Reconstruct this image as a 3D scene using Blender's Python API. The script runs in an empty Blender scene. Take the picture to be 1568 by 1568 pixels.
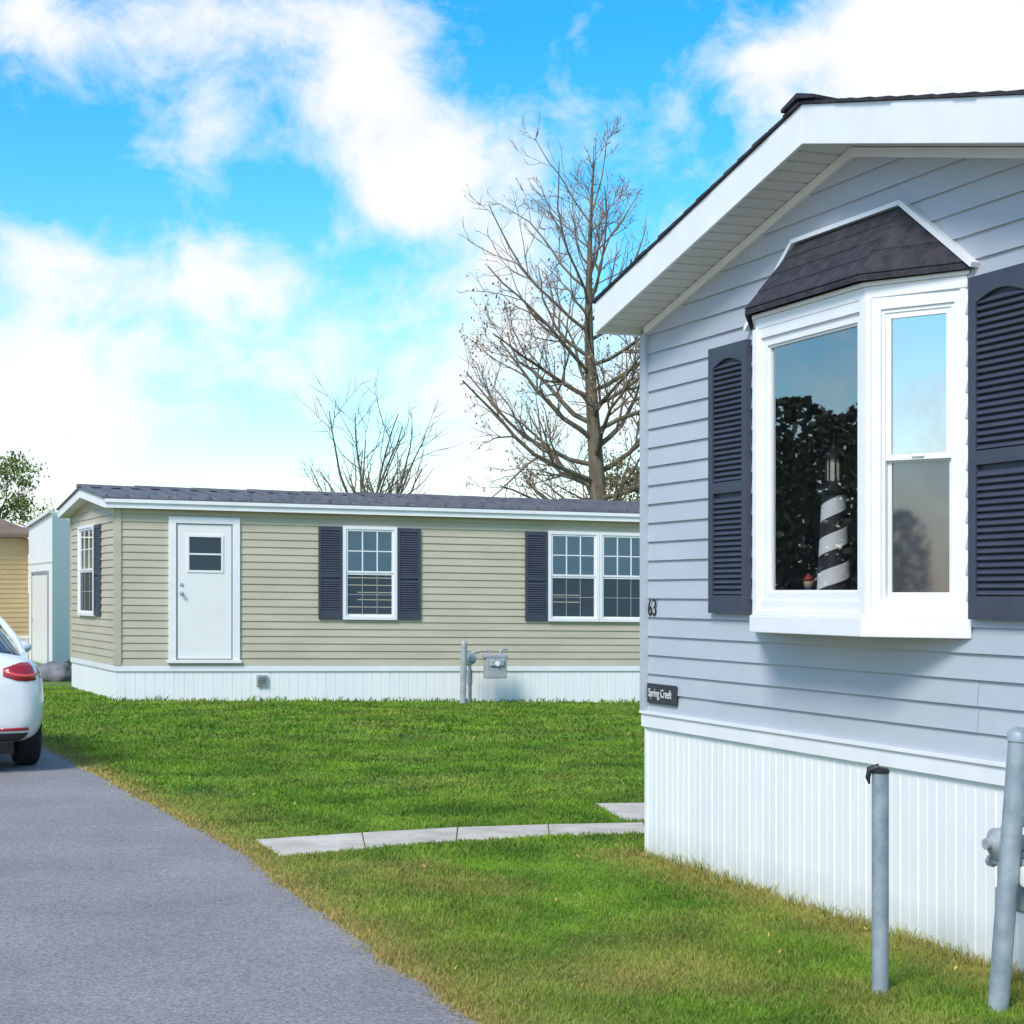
import bpy, math, random, bmesh
import numpy as np
from mathutils import Vector, Matrix, noise
random.seed(7)
scene=bpy.context.scene
V=Vector
F=2700.0; HOR=906.0; CAMZ=1.62
# ---------------------------------------------------------------- materials
MATS={}
def newmat(name):
    m=bpy.data.materials.new(name); m.use_nodes=True
    nt=m.node_tree; b=nt.nodes.get('Principled BSDF')
    return m,nt,b
def mat(name,c1,rough=.5,c2=None,scale=3.0,bump=0.0,bscale=60.0,metal=0.0,detail=6,stretch=None,spec=.5,coat=0,lo=.35,hi=.65,dirt=None):
    if name in MATS: return MATS[name]
    m,nt,b=newmat(name)
    b.inputs['Roughness'].default_value=rough
    b.inputs['Metallic'].default_value=metal
    b.inputs['Specular IOR Level'].default_value=spec
    b.inputs['Coat Weight'].default_value=coat
    b.inputs['Base Color'].default_value=(*c1,1)
    tc=nt.nodes.new('ShaderNodeTexCoord')
    src=tc.outputs['Object']
    if stretch:
        mp=nt.nodes.new('ShaderNodeMapping'); mp.inputs['Scale'].default_value=stretch
        nt.links.new(src,mp.inputs['Vector']); src=mp.outputs['Vector']
    if c2:
        n=nt.nodes.new('ShaderNodeTexNoise'); n.inputs['Scale'].default_value=scale; n.inputs['Detail'].default_value=detail
        n.inputs['Roughness'].default_value=.6
        nt.links.new(src,n.inputs['Vector'])
        r=nt.nodes.new('ShaderNodeValToRGB')
        r.color_ramp.elements[0].position=lo; r.color_ramp.elements[0].color=(*c1,1)
        r.color_ramp.elements[1].position=hi; r.color_ramp.elements[1].color=(*c2,1)
        nt.links.new(n.outputs['Fac'],r.inputs['Fac']); col=r.outputs['Color']
        if dirt: # grime rising from a height: (z_top, z_bottom, colour)
            sp=nt.nodes.new('ShaderNodeSeparateXYZ'); nt.links.new(tc.outputs['Object'],sp.inputs[0])
            mr=nt.nodes.new('ShaderNodeMapRange'); mr.inputs['From Min'].default_value=dirt[0]; mr.inputs['From Max'].default_value=dirt[1]; nt.links.new(sp.outputs['Z'],mr.inputs['Value'])
            n3=nt.nodes.new('ShaderNodeTexNoise'); n3.inputs['Scale'].default_value=9; n3.inputs['Detail'].default_value=5; nt.links.new(tc.outputs['Object'],n3.inputs['Vector'])
            mu=nt.nodes.new('ShaderNodeMath'); mu.operation='MULTIPLY'; mu.use_clamp=True; nt.links.new(mr.outputs[0],mu.inputs[0]); nt.links.new(n3.outputs['Fac'],mu.inputs[1])
            mx=nt.nodes.new('ShaderNodeMix'); mx.data_type='RGBA'; nt.links.new(mu.outputs[0],mx.inputs['Factor']); nt.links.new(col,mx.inputs[6]); mx.inputs[7].default_value=(*dirt[2],1); col=mx.outputs[2]
        nt.links.new(col,b.inputs['Base Color'])
    if bump>0:
        n2=nt.nodes.new('ShaderNodeTexNoise'); n2.inputs['Scale'].default_value=bscale; n2.inputs['Detail'].default_value=4
        nt.links.new(tc.outputs['Object'],n2.inputs['Vector'])
        bp=nt.nodes.new('ShaderNodeBump'); bp.inputs['Strength'].default_value=bump; bp.inputs['Distance'].default_value=.01
        nt.links.new(n2.outputs['Fac'],bp.inputs['Height']); nt.links.new(bp.outputs['Normal'],b.inputs['Normal'])
    MATS[name]=m
    return m
def glassmat(name,refl,tint,dark=None,rough=.01,wob=.02):
    m=bpy.data.materials.new(name); m.use_nodes=True; nt=m.node_tree; nt.nodes.clear()
    out=nt.nodes.new('ShaderNodeOutputMaterial'); mix=nt.nodes.new('ShaderNodeMixShader'); mix.inputs[0].default_value=refl
    g=nt.nodes.new('ShaderNodeBsdfGlossy'); g.inputs['Roughness'].default_value=rough; g.inputs['Color'].default_value=(.92,.95,1,1)
    if dark is None:
        t=nt.nodes.new('ShaderNodeBsdfTransparent'); t.inputs['Color'].default_value=(*tint,1)
    else:
        t=nt.nodes.new('ShaderNodeBsdfDiffuse'); t.inputs['Color'].default_value=(*dark,1)
    tc=nt.nodes.new('ShaderNodeTexCoord'); n=nt.nodes.new('ShaderNodeTexNoise'); n.inputs['Scale'].default_value=1.6; n.inputs['Detail'].default_value=0
    bp=nt.nodes.new('ShaderNodeBump'); bp.inputs['Strength'].default_value=wob; bp.inputs['Distance'].default_value=.04
    nt.links.new(tc.outputs['Object'],n.inputs['Vector']); nt.links.new(n.outputs['Fac'],bp.inputs['Height']); nt.links.new(bp.outputs['Normal'],g.inputs['Normal'])
    nt.links.new(t.outputs[0],mix.inputs[1]); nt.links.new(g.outputs[0],mix.inputs[2]); nt.links.new(mix.outputs[0],out.inputs['Surface'])
    return m
M_gray=mat('vinyl_gray',(.43,.455,.505),.45,(.475,.50,.55),1.3,stretch=(1,1,3),bump=.04,bscale=25)
M_beige=mat('vinyl_beige',(.47,.415,.305),.5,(.53,.475,.36),1.0,stretch=(1,1,3))
M_trim=mat('white_trim',(.79,.79,.81),.35,(.85,.85,.86),4)
M_skirt=mat('white_skirting',(.80,.80,.81),.4,(.86,.86,.86),2.0,stretch=(2,2,.35),dirt=(.22,-.02,(.40,.42,.30)))
M_skirtb=mat('white_skirting_far',(.82,.82,.83),.4,(.87,.87,.87),2.0,stretch=(2,2,.35))
M_soffit=mat('soffit_vinyl',(.66,.655,.64),.5,(.73,.72,.71),2)
M_shut=mat('shutter_paint',(.043,.050,.076),.5,(.056,.064,.093),5)
M_shingle=mat('dark_shingle',(.016,.015,.021),.85,(.046,.042,.056),14,bump=.8,bscale=90)
M_metalroof=mat('metal_roof',(.095,.085,.092),.45,(.15,.135,.145),2.5,spec=.4)
M_tan=mat('vinyl_tan',(.50,.38,.20),.5,(.56,.43,.24),1)
M_brownroof=mat('brown_roof',(.20,.13,.09),.6,(.26,.18,.12),2)
M_door=mat('door_paint',(.80,.785,.77),.4,(.84,.825,.81),2)
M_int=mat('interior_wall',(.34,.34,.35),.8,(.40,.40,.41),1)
M_steel=mat('galvanised_steel',(.22,.27,.31),.5,(.36,.41,.45),9,metal=.2,bump=.15,bscale=120)
M_gmet=mat('meter_grey_paint',(.28,.31,.33),.45,(.40,.42,.43),10)
M_black=mat('black_plastic',(.015,.015,.017),.5)
M_conc=mat('concrete',(.46,.40,.33),.9,(.66,.585,.50),3,bump=.4,bscale=120)
M_bark=mat('bark',(.085,.068,.045),.9,(.19,.16,.11),3,bump=.8,bscale=18,stretch=(3,3,.6))
M_twig=mat('twig_bark',(.17,.125,.09),.9,(.24,.18,.135),1)
M_glass_bay=glassmat('bay_glass',.37,(.95,.97,.98),wob=.015)
M_glass_dh=glassmat('sash_glass',.60,(.6,.7,.72))
M_screen=glassmat('screened_glass',.16,(0,0,0),dark=(.045,.055,.065),rough=.03)
M_glass_far=glassmat('house_glass',.85,(0,0,0),dark=(.02,.024,.028))
mat('muntin_grey',(.30,.31,.33),.6)
# ---------------------------------------------------------------- helpers
def root(name,loc):
    e=bpy.data.objects.new(name,None); e.location=loc; e.empty_display_size=.3
    scene.collection.objects.link(e); return e
def link(o,parent=None):
    scene.collection.objects.link(o)
    if parent is not None:
        o.parent=parent; o.matrix_parent_inverse=Matrix.Translation(-V(parent.location))
    return o
class B:
    def __init__(s): s.v=[]; s.f=[]; s.mi=[]; s.mats=[]
    def m(s,mt):
        if mt not in s.mats: s.mats.append(mt)
        return s.mats.index(mt)
    def face(s,pts,mt):
        k=len(s.v); s.v.extend([tuple(p) for p in pts]); s.f.append(tuple(range(k,k+len(pts)))); s.mi.append(s.m(mt))
    def hexa(s,p,mt):
        k=len(s.v); s.v.extend([tuple(q) for q in p]); i=s.m(mt)
        for f in ((3,2,1,0),(4,5,6,7),(0,1,5,4),(1,2,6,5),(2,3,7,6),(3,0,4,7)):
            s.f.append(tuple(k+j for j in f)); s.mi.append(i)
    def prism(s,poly,off,mt):
        k=len(s.v); n=len(poly); i=s.m(mt)
        s.v.extend([tuple(q) for q in poly]); s.v.extend([tuple(V(q)+V(off)) for q in poly])
        s.f.append(tuple(range(k+n-1,k-1,-1))); s.mi.append(i)
        s.f.append(tuple(range(k+n,k+2*n))); s.mi.append(i)
        for j in range(n):
            a=k+j; b=k+(j+1)%n
            s.f.append((a,b,b+n,a+n)); s.mi.append(i)
    def tube(s,pts,rad,sides,mt,cap=True):
        i=s.m(mt); base=len(s.v); n=len(pts)
        pts=[V(p) for p in pts]
        t=(pts[1]-pts[0]).normalized()
        up=V((0,0,1)) if abs(t.z)<.9 else V((1,0,0))
        x=t.cross(up).normalized()
        for j,p in enumerate(pts):
            if j==0: t=(pts[1]-pts[0])
            elif j==n-1: t=(pts[-1]-pts[-2])
            else: t=(pts[j+1]-pts[j-1])
            t=t.normalized(); x=(x-t*x.dot(t)).normalized(); y=t.cross(x)
            r=rad[j] if isinstance(rad,(list,tuple)) else rad
            for a in range(sides):
                an=2*math.pi*a/sides
                q=p+x*(r*math.cos(an))+y*(r*math.sin(an)); s.v.append((q.x,q.y,q.z))
        for j in range(n-1):
            for a in range(sides):
                b=(a+1)%sides
                s.f.append((base+j*sides+a,base+j*sides+b,base+(j+1)*sides+b,base+(j+1)*sides+a)); s.mi.append(i)
        if cap:
            s.f.append(tuple(base+a for a in range(sides-1,-1,-1))); s.mi.append(i)
            s.f.append(tuple(base+(n-1)*sides+a for a in range(sides))); s.mi.append(i)
    def lathe(s,c,axis,prof,sides,mt):
        c=V(c); ax=V(axis).normalized()
        s.tube_l([(c+ax*d) for d,r in prof],[max(r,1e-4) for d,r in prof],ax,sides,mt)
    def tube_l(s,pts,rad,ax,sides,mt):
        i=s.m(mt); base=len(s.v)
        up=V((0,0,1)) if abs(ax.z)<.9 else V((1,0,0))
        x=ax.cross(up).normalized(); y=ax.cross(x)
        for p,r in zip(pts,rad):
            for a in range(sides):
                an=2*math.pi*a/sides; q=p+x*(r*math.cos(an))+y*(r*math.sin(an)); s.v.append((q.x,q.y,q.z))
        for j in range(len(pts)-1):
            for a in range(sides):
                b=(a+1)%sides
                s.f.append((base+j*sides+a,base+j*sides+b,base+(j+1)*sides+b,base+(j+1)*sides+a)); s.mi.append(i)
        s.f.append(tuple(base+a for a in range(sides-1,-1,-1))); s.mi.append(i)
        s.f.append(tuple(base+(len(pts)-1)*sides+a for a in range(sides))); s.mi.append(i)
    def obj(s,name,parent=None,smooth=False,bevel=0):
        me=bpy.data.meshes.new(name); me.from_pydata(s.v,[],s.f)
        for mt in s.mats: me.materials.append(mt)
        me.polygons.foreach_set('material_index',s.mi)
        if smooth: me.polygons.foreach_set('use_smooth',[True]*len(s.f))
        me.update()
        o=bpy.data.objects.new(name,me); link(o,parent)
        if bevel>0:
            md=o.modifiers.new('bev','BEVEL'); md.width=bevel; md.segments=2; md.limit_method='ANGLE'
        return o
class Fr:
    def __init__(s,o,a,n=None,drop=0.0):
        s.o=V(o); s.a=V((a[0],a[1],0)).normalized()
        s.n=V((n[0],n[1],0)).normalized() if n else V((s.a.y,-s.a.x,0))
        s.drop=drop
    def P(s,u,p,z): 
        q=s.o+s.a*u+s.n*p; return V((q.x,q.y,s.o.z+z-s.drop*u))
    def box(s,b,u0,u1,p0,p1,z0,z1,mt):
        P=s.P
        b.hexa([P(u0,p0,z0),P(u1,p0,z0),P(u1,p1,z0),P(u0,p1,z0),P(u0,p0,z1),P(u1,p0,z1),P(u1,p1,z1),P(u0,p1,z1)],mt)
def siding(b,fr,L,R,z0,z1,h,mt,openings=(),out=.014,topfun=None,seam=0):
    z=z0; row=0
    while z<z1-.005:
        zt=min(z+h,z1); row+=1
        lo=topfun(z) if topfun else (L,R); hi=topfun(zt) if topfun else (L,R)
        cuts=sorted(set([z,zt]+[c for o in openings for c in (o[2],o[3]) if z<c<zt]))
        for c0,c1 in zip(cuts[:-1],cuts[1:]):
            mid=(c0+c1)/2
            f0=(c0-z)/(h); f1=(c1-z)/(h)
            a0=lo[0]+(hi[0]-lo[0])*(c0-z)/(zt-z); a1=lo[0]+(hi[0]-lo[0])*(c1-z)/(zt-z)
            b0=lo[1]+(hi[1]-lo[1])*(c0-z)/(zt-z); b1=lo[1]+(hi[1]-lo[1])*(c1-z)/(zt-z)
            ops=sorted([(o[0],o[1]) for o in openings if o[2]<mid<o[3]])
            cur0,cur1=a0,a1; parts=[]
            for (oa,ob) in ops:
                parts.append((cur0,oa,cur1,oa)); cur0=cur1=ob
            parts.append((cur0,b0,cur1,b1))
            if seam:
                np_=[]
                for (x0,x1,y0,y1) in parts:
                    js=[s_ for s_ in [seam*(k+.37*((row//2)*7%5)/2.0) for k in range(0,12)] if max(x0,y0)+.1<s_<min(x1,y1)-.1]
                    p0,q0=x0,y0
                    for s_ in js: np_.append((p0,s_+.0,q0,s_+.0)); p0=q0=s_
                    np_.append((p0,x1,q0,y1))
                parts=np_
            def prof(f): return out*(1-f)
            for kk,(x0,x1,y0,y1) in enumerate(parts):
                if x1-x0<.003 and y1-y0<.003: continue
                e=.0015*(kk%2) if seam else 0
                b.face([fr.P(x0,prof(f0)+e,c0),fr.P(x1,prof(f0)+e,c0),fr.P(y1,prof(f1)+e,c1),fr.P(y0,prof(f1)+e,c1)],mt)
                if c0==z:
                    b.face([fr.P(x0,-.002,c0),fr.P(x1,-.002,c0),fr.P(x1,out+e,c0),fr.P(x0,out+e,c0)],mt)
        z=zt
def skirting(b,fr,L,R,z0,z1,mt,per=.145,k=1.0):
    u=L; P=fr.P
    prof=[(0,0),(.062,0),(.065,-.003*k),(.068,-.003*k),(.071,0),(.130,0),(.134,-.008*k),(.139,-.008*k),(.144,0)]
    pts=[]
    while u<R:
        for d,p in prof:
            if u+d*per/.145<R: pts.append((u+d*per/.145,p))
        u+=per
    pts.append((R,0))
    for (a,p),(c,q) in zip(pts[:-1],pts[1:]):
        b.face([P(a,p,z0),P(c,q,z0),P(c,q,z1),P(a,p,z1)],mt)
def shutter(fr,u0,u1,z0,z1,parent,arch=False,p=.014,pitch=.03,name='shutter'):
    b=B(); w=.055 if arch else .04; mid=z0+(z1-z0)*.47
    fr.box(b,u0,u1,p,p+.008,z0,z1,M_shut)
    fr.box(b,u0,u0+w,p+.008,p+.032,z0,z1,M_shut); fr.box(b,u1-w,u1,p+.008,p+.032,z0,z1,M_shut)
    fr.box(b,u0+w,u1-w,p+.008,p+.032,z0,z0+.10,M_shut)
    fr.box(b,u0+w,u1-w,p+.008,p+.032,mid-.03,mid+.03,M_shut)
    if arch:
        n=14; lo=[]; 
        for i in range(n+1):
            t=i/n; lo.append((u0+w+(u1-u0-2*w)*t, z1-.115+.04*math.sin(math.pi*t)))
        for (a,za),(c,zc) in zip(lo[:-1],lo[1:]):
            P=fr.P
            b.hexa([P(a,p+.008,za),P(c,p+.008,zc),P(c,p+.032,zc),P(a,p+.032,za),P(a,p+.008,z1),P(c,p+.008,z1),P(c,p+.032,z1),P(a,p+.032,z1)],M_shut)
        top=z1-.07
    else:
        fr.box(b,u0+w,u1-w,p+.008,p+.032,z1-.06,z1,M_shut); top=z1-.06
    for (a,c) in ((z0+.10,mid-.03),(mid+.03,top)):
        z=a+.004
        while z<c-pitch*.9:
            P=fr.P; ua,ub=u0+w,u1-w
            b.hexa([P(ua,p+.026,z),P(ub,p+.026,z),P(ub,p+.030,z+.004),P(ua,p+.030,z+.004),
                    P(ua,p+.008,z+pitch*.8),P(ub,p+.008,z+pitch*.8),P(ub,p+.012,z+pitch*.8+.004),P(ua,p+.012,z+pitch*.8+.004)],M_shut)
            z+=pitch
    return b.obj(name,parent)
def sashwin(fr,u0,u1,z0,z1,parent,cols=3,rows=2,p=.0,fw=.05,name='window'):
    b=B(); fb=fr.box
    P=fr.P
    fb(b,u0,u0+fw,p,p+.05,z0,z1,M_trim); fb(b,u1-fw,u1,p,p+.05,z0,z1,M_trim)
    fb(b,u0+fw,u1-fw,p,p+.05,z0,z0+fw,M_trim); fb(b,u0+fw,u1-fw,p,p+.05,z1-fw,z1,M_trim)
    mid=(z0+z1)/2
    sw=.03
    for (a,c,pp) in ((z0+fw,mid,.005),(mid,z1-fw,.016)):
        fb(b,u0+fw,u0+fw+sw,p+pp,p+pp+.02,a,c,M_trim); fb(b,u1-fw-sw,u1-fw,p+pp,p+pp+.02,a,c,M_trim)
        fb(b,u0+fw+sw,u1-fw-sw,p+pp,p+pp+.02,a,a+sw,M_trim); fb(b,u0+fw+sw,u1-fw-sw,p+pp,p+pp+.02,c-sw,c,M_trim)
        gm=M_glass_far if a==mid else M_screen
        b.face([P(u0+fw+sw,p+pp+.005,a+sw),P(u1-fw-sw,p+pp+.005,a+sw),P(u1-fw-sw,p+pp+.005,c-sw),P(u0+fw+sw,p+pp+.005,c-sw)],gm)
        W=u1-u0-2*(fw+sw); H=c-a-2*sw; mw=.016 if a==mid else .011
        mm=M_trim if a==mid else MATS['muntin_grey']
        for i in range(1,cols):
            x=u0+fw+sw+W*i/cols; fb(b,x-mw/2,x+mw/2,p+pp+.007,p+pp+.013,a+sw,c-sw,mm)
        for i in range(1,rows):
            z=a+sw+H*i/rows
            fb(b,u0+fw+sw,u1-fw-sw,p+pp+.006,p+pp+.0125,z-mw/2,z+mw/2,mm)
    return b.obj(name,parent)
# ---------------------------------------------------------------- ground
def sm(t): t=max(0,min(1,t)); return t*t*(3-2*t)
def gz(x,y): 
    return -.19*sm((y-19)/9.5)*max(0,min(1.6,(x+6)/8))
EDGE=[(2.6,-6),(1.5,0),(.85,3.5),(.45,5),(-.12,6.6),(-.52,7.6),(-.98,8.9),(-1.62,10.8),(-2.3,12.4),(-3.05,14.1),(-3.9,16.1),(-4.78,18.2),(-6.4,21.6),(-9.0,26),(-12.5,30.5),(-18,36),(-30,46),(-60,66)]
def edge_x(y):
    for (x0,y0),(x1,y1) in zip(EDGE[:-1],EDGE[1:]):
        if y0<=y<=y1: return x0+(x1-x0)*(y-y0)/(y1-y0)
    return EDGE[0][0] if y<EDGE[0][1] else EDGE[-1][0]
def jit(y): return .05*noise.noise(V((y*1.7,3.3,0)))+.035*noise.noise(V((y*6,9.3,0)))
TOPP=[(-1.67,11.45),(-1.0,11.78),(-.37,12.05),(.25,12.2),(.92,12.3),(3,12.3),(5,12.2)]
BOTP=[(-1.41,10.75),(-.92,11.07),(-.36,11.42),(.25,11.66),(.9,11.8),(3,11.85),(5,11.8)]
PAD=[(.636,13.42),(.787,12.43),(6,12.36),(6,13.9)]
def inpoly(x,y,poly):
    c=False; n=len(poly)
    for i in range(n):
        x1,y1=poly[i]; x2,y2=poly[(i+1)%n]
        if (y1>y)!=(y2>y) and x<(x2-x1)*(y-y1)/(y2-y1)+x1: c=not c
    return c
def inpoly_np(x,y,poly):
    c=np.zeros(x.shape,bool); n=len(poly)
    for i in range(n):
        x1,y1=poly[i]; x2,y2=poly[(i+1)%n]
        if y1==y2: continue
        c^=((y1>y)!=(y2>y))&(x<(x2-x1)*(y-y1)/(y2-y1)+x1)
    return c
PATH=TOPP+BOTP[::-1]
NC=V((.824,10.8,0)); NA=V((.3607,-.9327,0)); NN=V((-.9327,-.3607,0))
BO=V((-5.88,26.2,0)); BA=V((math.cos(math.radians(18)),math.sin(math.radians(18)),0)); BE=V((-.400,.916,0))
def q2(v): return (v.x,v.y)
NHOUSE=[q2(NC),q2(NC+NA*4.72),q2(NC+NA*4.72-NN*14),q2(NC-NN*14)]
BHOUSE=[q2(BO),q2(BO+BA*17),q2(BO+BA*17+BE*3.87),q2(BO+BE*3.87)]
def dryness(x,y):
    d=x-edge_x(y)-jit(y)
    v=max(0,1-d/.38)*.9 if y<40 else 0
    v=max(v,.50*max(0,1-d/1.0)) if y<14 else v
    n=noise.noise(V((x*.9,y*.9,1.1)))+.5*noise.noise(V((x*3,y*3,7.1)))
    dl=(V((x,y,0))-NC).dot(NN)
    if 0<=dl<.5 and y<11: v=max(v,.75*(1-dl/.5))
    dd=math.hypot(x+1.75,y-11.1); v=max(v,.9*max(0,1-dd/.6))
    if y<10.5: v=max(v,.17+.55*n) 
    else: v=max(v,.05+.25*n)
    return max(0,min(1,v))
def axis(lo,hi,f0,f1,step):
    a=[]; x=f0
    while x<=f1+1e-6: a.append(x); x+=step
    s=step; x=f1
    while x<hi: s*=1.5; x+=s; a.append(min(x,hi))
    s=step; x=f0
    while x>lo: s*=1.5; x-=s; a.insert(0,max(x,lo))
    return a
xs=axis(-900,900,-10,5,.25); ys=axis(-300,1500,4,33,.25)
gv=[(x,y,gz(x,y)) for y in ys for x in xs]; nx=len(xs)
gf=[(j*nx+i,j*nx+i+1,(j+1)*nx+i+1,(j+1)*nx+i) for j in range(len(ys)-1) for i in range(nx-1)]
me=bpy.data.meshes.new('ground'); me.from_pydata(gv,[],gf)
at=me.attributes.new('dry','FLOAT','POINT'); at.data.foreach_set('value',[dryness(x,y) for (x,y,z) in gv])
ground=bpy.data.objects.new('ground',me); link(ground)
def grassmat(name,kind):
    m,nt,b=newmat(name); N=nt.nodes; L=nt.links
    geo=N.new('ShaderNodeNewGeometry')
    a=N.new('ShaderNodeAttribute'); a.attribute_name='dry'; a.attribute_type='GEOMETRY'
    n=N.new('ShaderNodeTexNoise'); n.inputs['Scale'].default_value=1.5; n.inputs['Detail'].default_value=6; n.inputs['Roughness'].default_value=.62
    L.new(geo.outputs['Position'],n.inputs['Vector'])
    r=N.new('ShaderNodeValToRGB'); e=r.color_ramp.elements
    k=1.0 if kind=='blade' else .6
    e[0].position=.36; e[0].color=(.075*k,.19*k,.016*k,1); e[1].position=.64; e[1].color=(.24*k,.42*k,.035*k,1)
    L.new(n.outputs['Fac'],r.inputs['Fac'])
    mx=N.new('ShaderNodeMix'); mx.data_type='RGBA'; 
    fac=a.outputs['Fac']
    if kind=='soil':
        n2=N.new('ShaderNodeTexNoise'); n2.inputs['Scale'].default_value=30; n2.inputs['Detail'].default_value=3; L.new(geo.outputs['Position'],n2.inputs['Vector'])
        mp=N.new('ShaderNodeMath'); mp.operation='MULTIPLY_ADD'; L.new(n2.outputs['Fac'],mp.inputs[0]); mp.inputs[1].default_value=1.0; mp.inputs[2].default_value=-.45
        ad=N.new('ShaderNodeMath'); ad.operation='ADD'; ad.use_clamp=True; L.new(mp.outputs[0],ad.inputs[0]); L.new(fac,ad.inputs[1]); fac=ad.outputs[0]
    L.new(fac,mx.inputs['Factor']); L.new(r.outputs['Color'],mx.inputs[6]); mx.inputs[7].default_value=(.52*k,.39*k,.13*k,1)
    L.new(mx.outputs[2],b.inputs['Base Color']); b.inputs['Roughness'].default_value=.6; b.inputs['Specular IOR Level'].default_value=.2
    if kind=='blade':
        out=N.get('Material Output'); tr=N.new('ShaderNodeBsdfTranslucent'); L.new(mx.outputs[2],tr.inputs['Color'])
        ms=N.new('ShaderNodeMixShader'); ms.inputs[0].default_value=.35; L.new(b.outputs[0],ms.inputs[1]); L.new(tr.outputs[0],ms.inputs[2]); L.new(ms.outputs[0],out.inputs['Surface'])
    return m
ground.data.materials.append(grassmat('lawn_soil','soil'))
# road
rb=B()
m,nt,b_=newmat('asphalt'); N=nt.nodes; L=nt.links
geo=N.new('ShaderNodeNewGeometry')
n1=N.new('ShaderNodeTexNoise'); n1.inputs['Scale'].default_value=75; n1.inputs['Detail'].default_value=5; n1.inputs['Roughness'].default_value=.7; L.new(geo.outputs['Position'],n1.inputs['Vector'])
n2=N.new('ShaderNodeTexNoise'); n2.inputs['Scale'].default_value=.8; n2.inputs['Detail'].default_value=6; n2.inputs['Roughness'].default_value=.65; L.new(geo.outputs['Position'],n2.inputs['Vector'])
r1=N.new('ShaderNodeValToRGB'); r1.color_ramp.elements[0].position=.3; r1.color_ramp.elements[0].color=(.11,.105,.11,1); r1.color_ramp.elements[1].position=.72; r1.color_ramp.elements[1].color=(.47,.44,.44,1)
L.new(n1.outputs['Fac'],r1.inputs['Fac'])
r2=N.new('ShaderNodeValToRGB'); r2.color_ramp.elements[0].position=.32; r2.color_ramp.elements[0].color=(.84,.84,.85,1); r2.color_ramp.elements[1].position=.68; r2.color_ramp.elements[1].color=(1.12,1.10,1.08,1)
L.new(n2.outputs['Fac'],r2.inputs['Fac'])
mx=N.new('ShaderNodeMix'); mx.data_type='RGBA'; mx.blend_type='MULTIPLY'; mx.inputs['Factor'].default_value=1; L.new(r1.outputs['Color'],mx.inputs[6]); L.new(r2.outputs['Color'],mx.inputs[7])
L.new(mx.outputs[2],b_.inputs['Base Color']); b_.inputs['Roughness'].default_value=.85; b_.inputs['Specular IOR Level'].default_value=.3
bp=N.new('ShaderNodeBump'); bp.inputs['Strength'].default_value=.8; bp.inputs['Distance'].default_value=.008; L.new(n1.outputs['Fac'],bp.inputs['Height']); L.new(bp.outputs['Normal'],b_.inputs['Normal'])
M_asph=m
y=-6.0; rows=[]
while y<64:
    x=edge_x(y)+jit(y); rows.append((x,y)); y+=.12 if y<22 else 1.0
for (x0,y0),(x1,y1) in zip(rows[:-1],rows[1:]):
    rb.face([(x0-6.2,y0-.9,.006),(x0,y0,.006),(x1,y1,.006),(x1-6.2,y1-.9,.006)],M_asph)
rb.obj('road')
pb=B()
for i in range(len(TOPP)-1):
    a,b2,c,d=BOTP[i],BOTP[i+1],TOPP[i+1],TOPP[i]
    g=.006
    def lerp(p,q,t): return (p[0]+(q[0]-p[0])*t,p[1]+(q[1]-p[1])*t)
    poly=[lerp(a,b2,g),lerp(b2,a,g),lerp(c,d,g),lerp(d,c,g)]
    pb.prism([(p[0],p[1],-.03) for p in poly],(0,0,.042),M_conc)
pb.obj('concrete_path',bevel=.004)
pb=B(); pb.prism([(p[0],p[1],-.03) for p in PAD],(0,0,.040),M_conc); pb.obj('concrete_pad')
# ---- grass: one real mesh of blades
rng=np.random.default_rng(11)
EXA=np.array([e[1] for e in EDGE]); EXX=np.array([e[0] for e in EDGE])
jy=np.arange(4,34,.02); jv=np.array([jit(t) for t in jy])
GX=np.arange(-11,6,.1); GY=np.arange(5,34,.1)
DG=np.array([[dryness(x,y) for x in GX] for y in GY]); ZG=np.array([[gz(x,y) for x in GX] for y in GY])
HG=np.array([[noise.noise(V((x*1.4,y*1.4,5)))+.6*noise.noise(V((x*5,y*5,2))) for x in GX] for y in GY])
def look(G,x,y):
    i=np.clip(((x+11)/.1).round().astype(int),0,len(GX)-1); j=np.clip(((y-5)/.1).round().astype(int),0,len(GY)-1); return G[j,i]
allx=[];ally=[];allh=[];allw=[]
def region(y0,y1,dens,h0,h1,w,extra=0):
    x0,x1=-.36*y1,.36*y1
    n=int((x1-x0)*(y1-y0)*dens); x=rng.uniform(x0,x1,n); y=rng.uniform(y0,y1,n)
    ex=np.interp(y,EXA,EXX)+np.interp(y,jy,jv)
    ok=(np.abs(x)/y<.36)&(x>ex-.02-rng.exponential(.016,n))&(x<4.2)
    for pl in (PATH,PAD): ok&=~inpoly_np(x+rng.normal(0,.012,n),y+rng.normal(0,.012,n),pl)
    for pl in (NHOUSE,BHOUSE): ok&=~inpoly_np(x,y,pl)
    ok&=~((x>.95)&(y>11.3)&(x>.085*y+.05))
    x=x[ok];y=y[ok]; n=len(x)
    h=rng.uniform(h0,h1,n)*(1+.5*look(HG,x,y))
    dl=(x-NC.x)*NN.x+(y-NC.y)*NN.y
    h=np.where((dl>0)&(dl<.07)&(y<11),h*rng.uniform(1.2,3.2,n),h)
    db=(x-BO.x)*BA.y-(y-BO.y)*BA.x
    h=np.where((db>0)&(db<.12),h*rng.uniform(1.2,2.6,n),h)
    allx.append(x);ally.append(y);allh.append(h);allw.append(np.full(n,w))
region(6.0,8.5,9500,.010,.036,.0042)
region(8.5,11,6500,.010,.036,.0052)
region(11,14,3600,.012,.038,.0075)
region(14,19,1600,.014,.042,.012)
region(19,30,560,.018,.048,.020)
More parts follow.
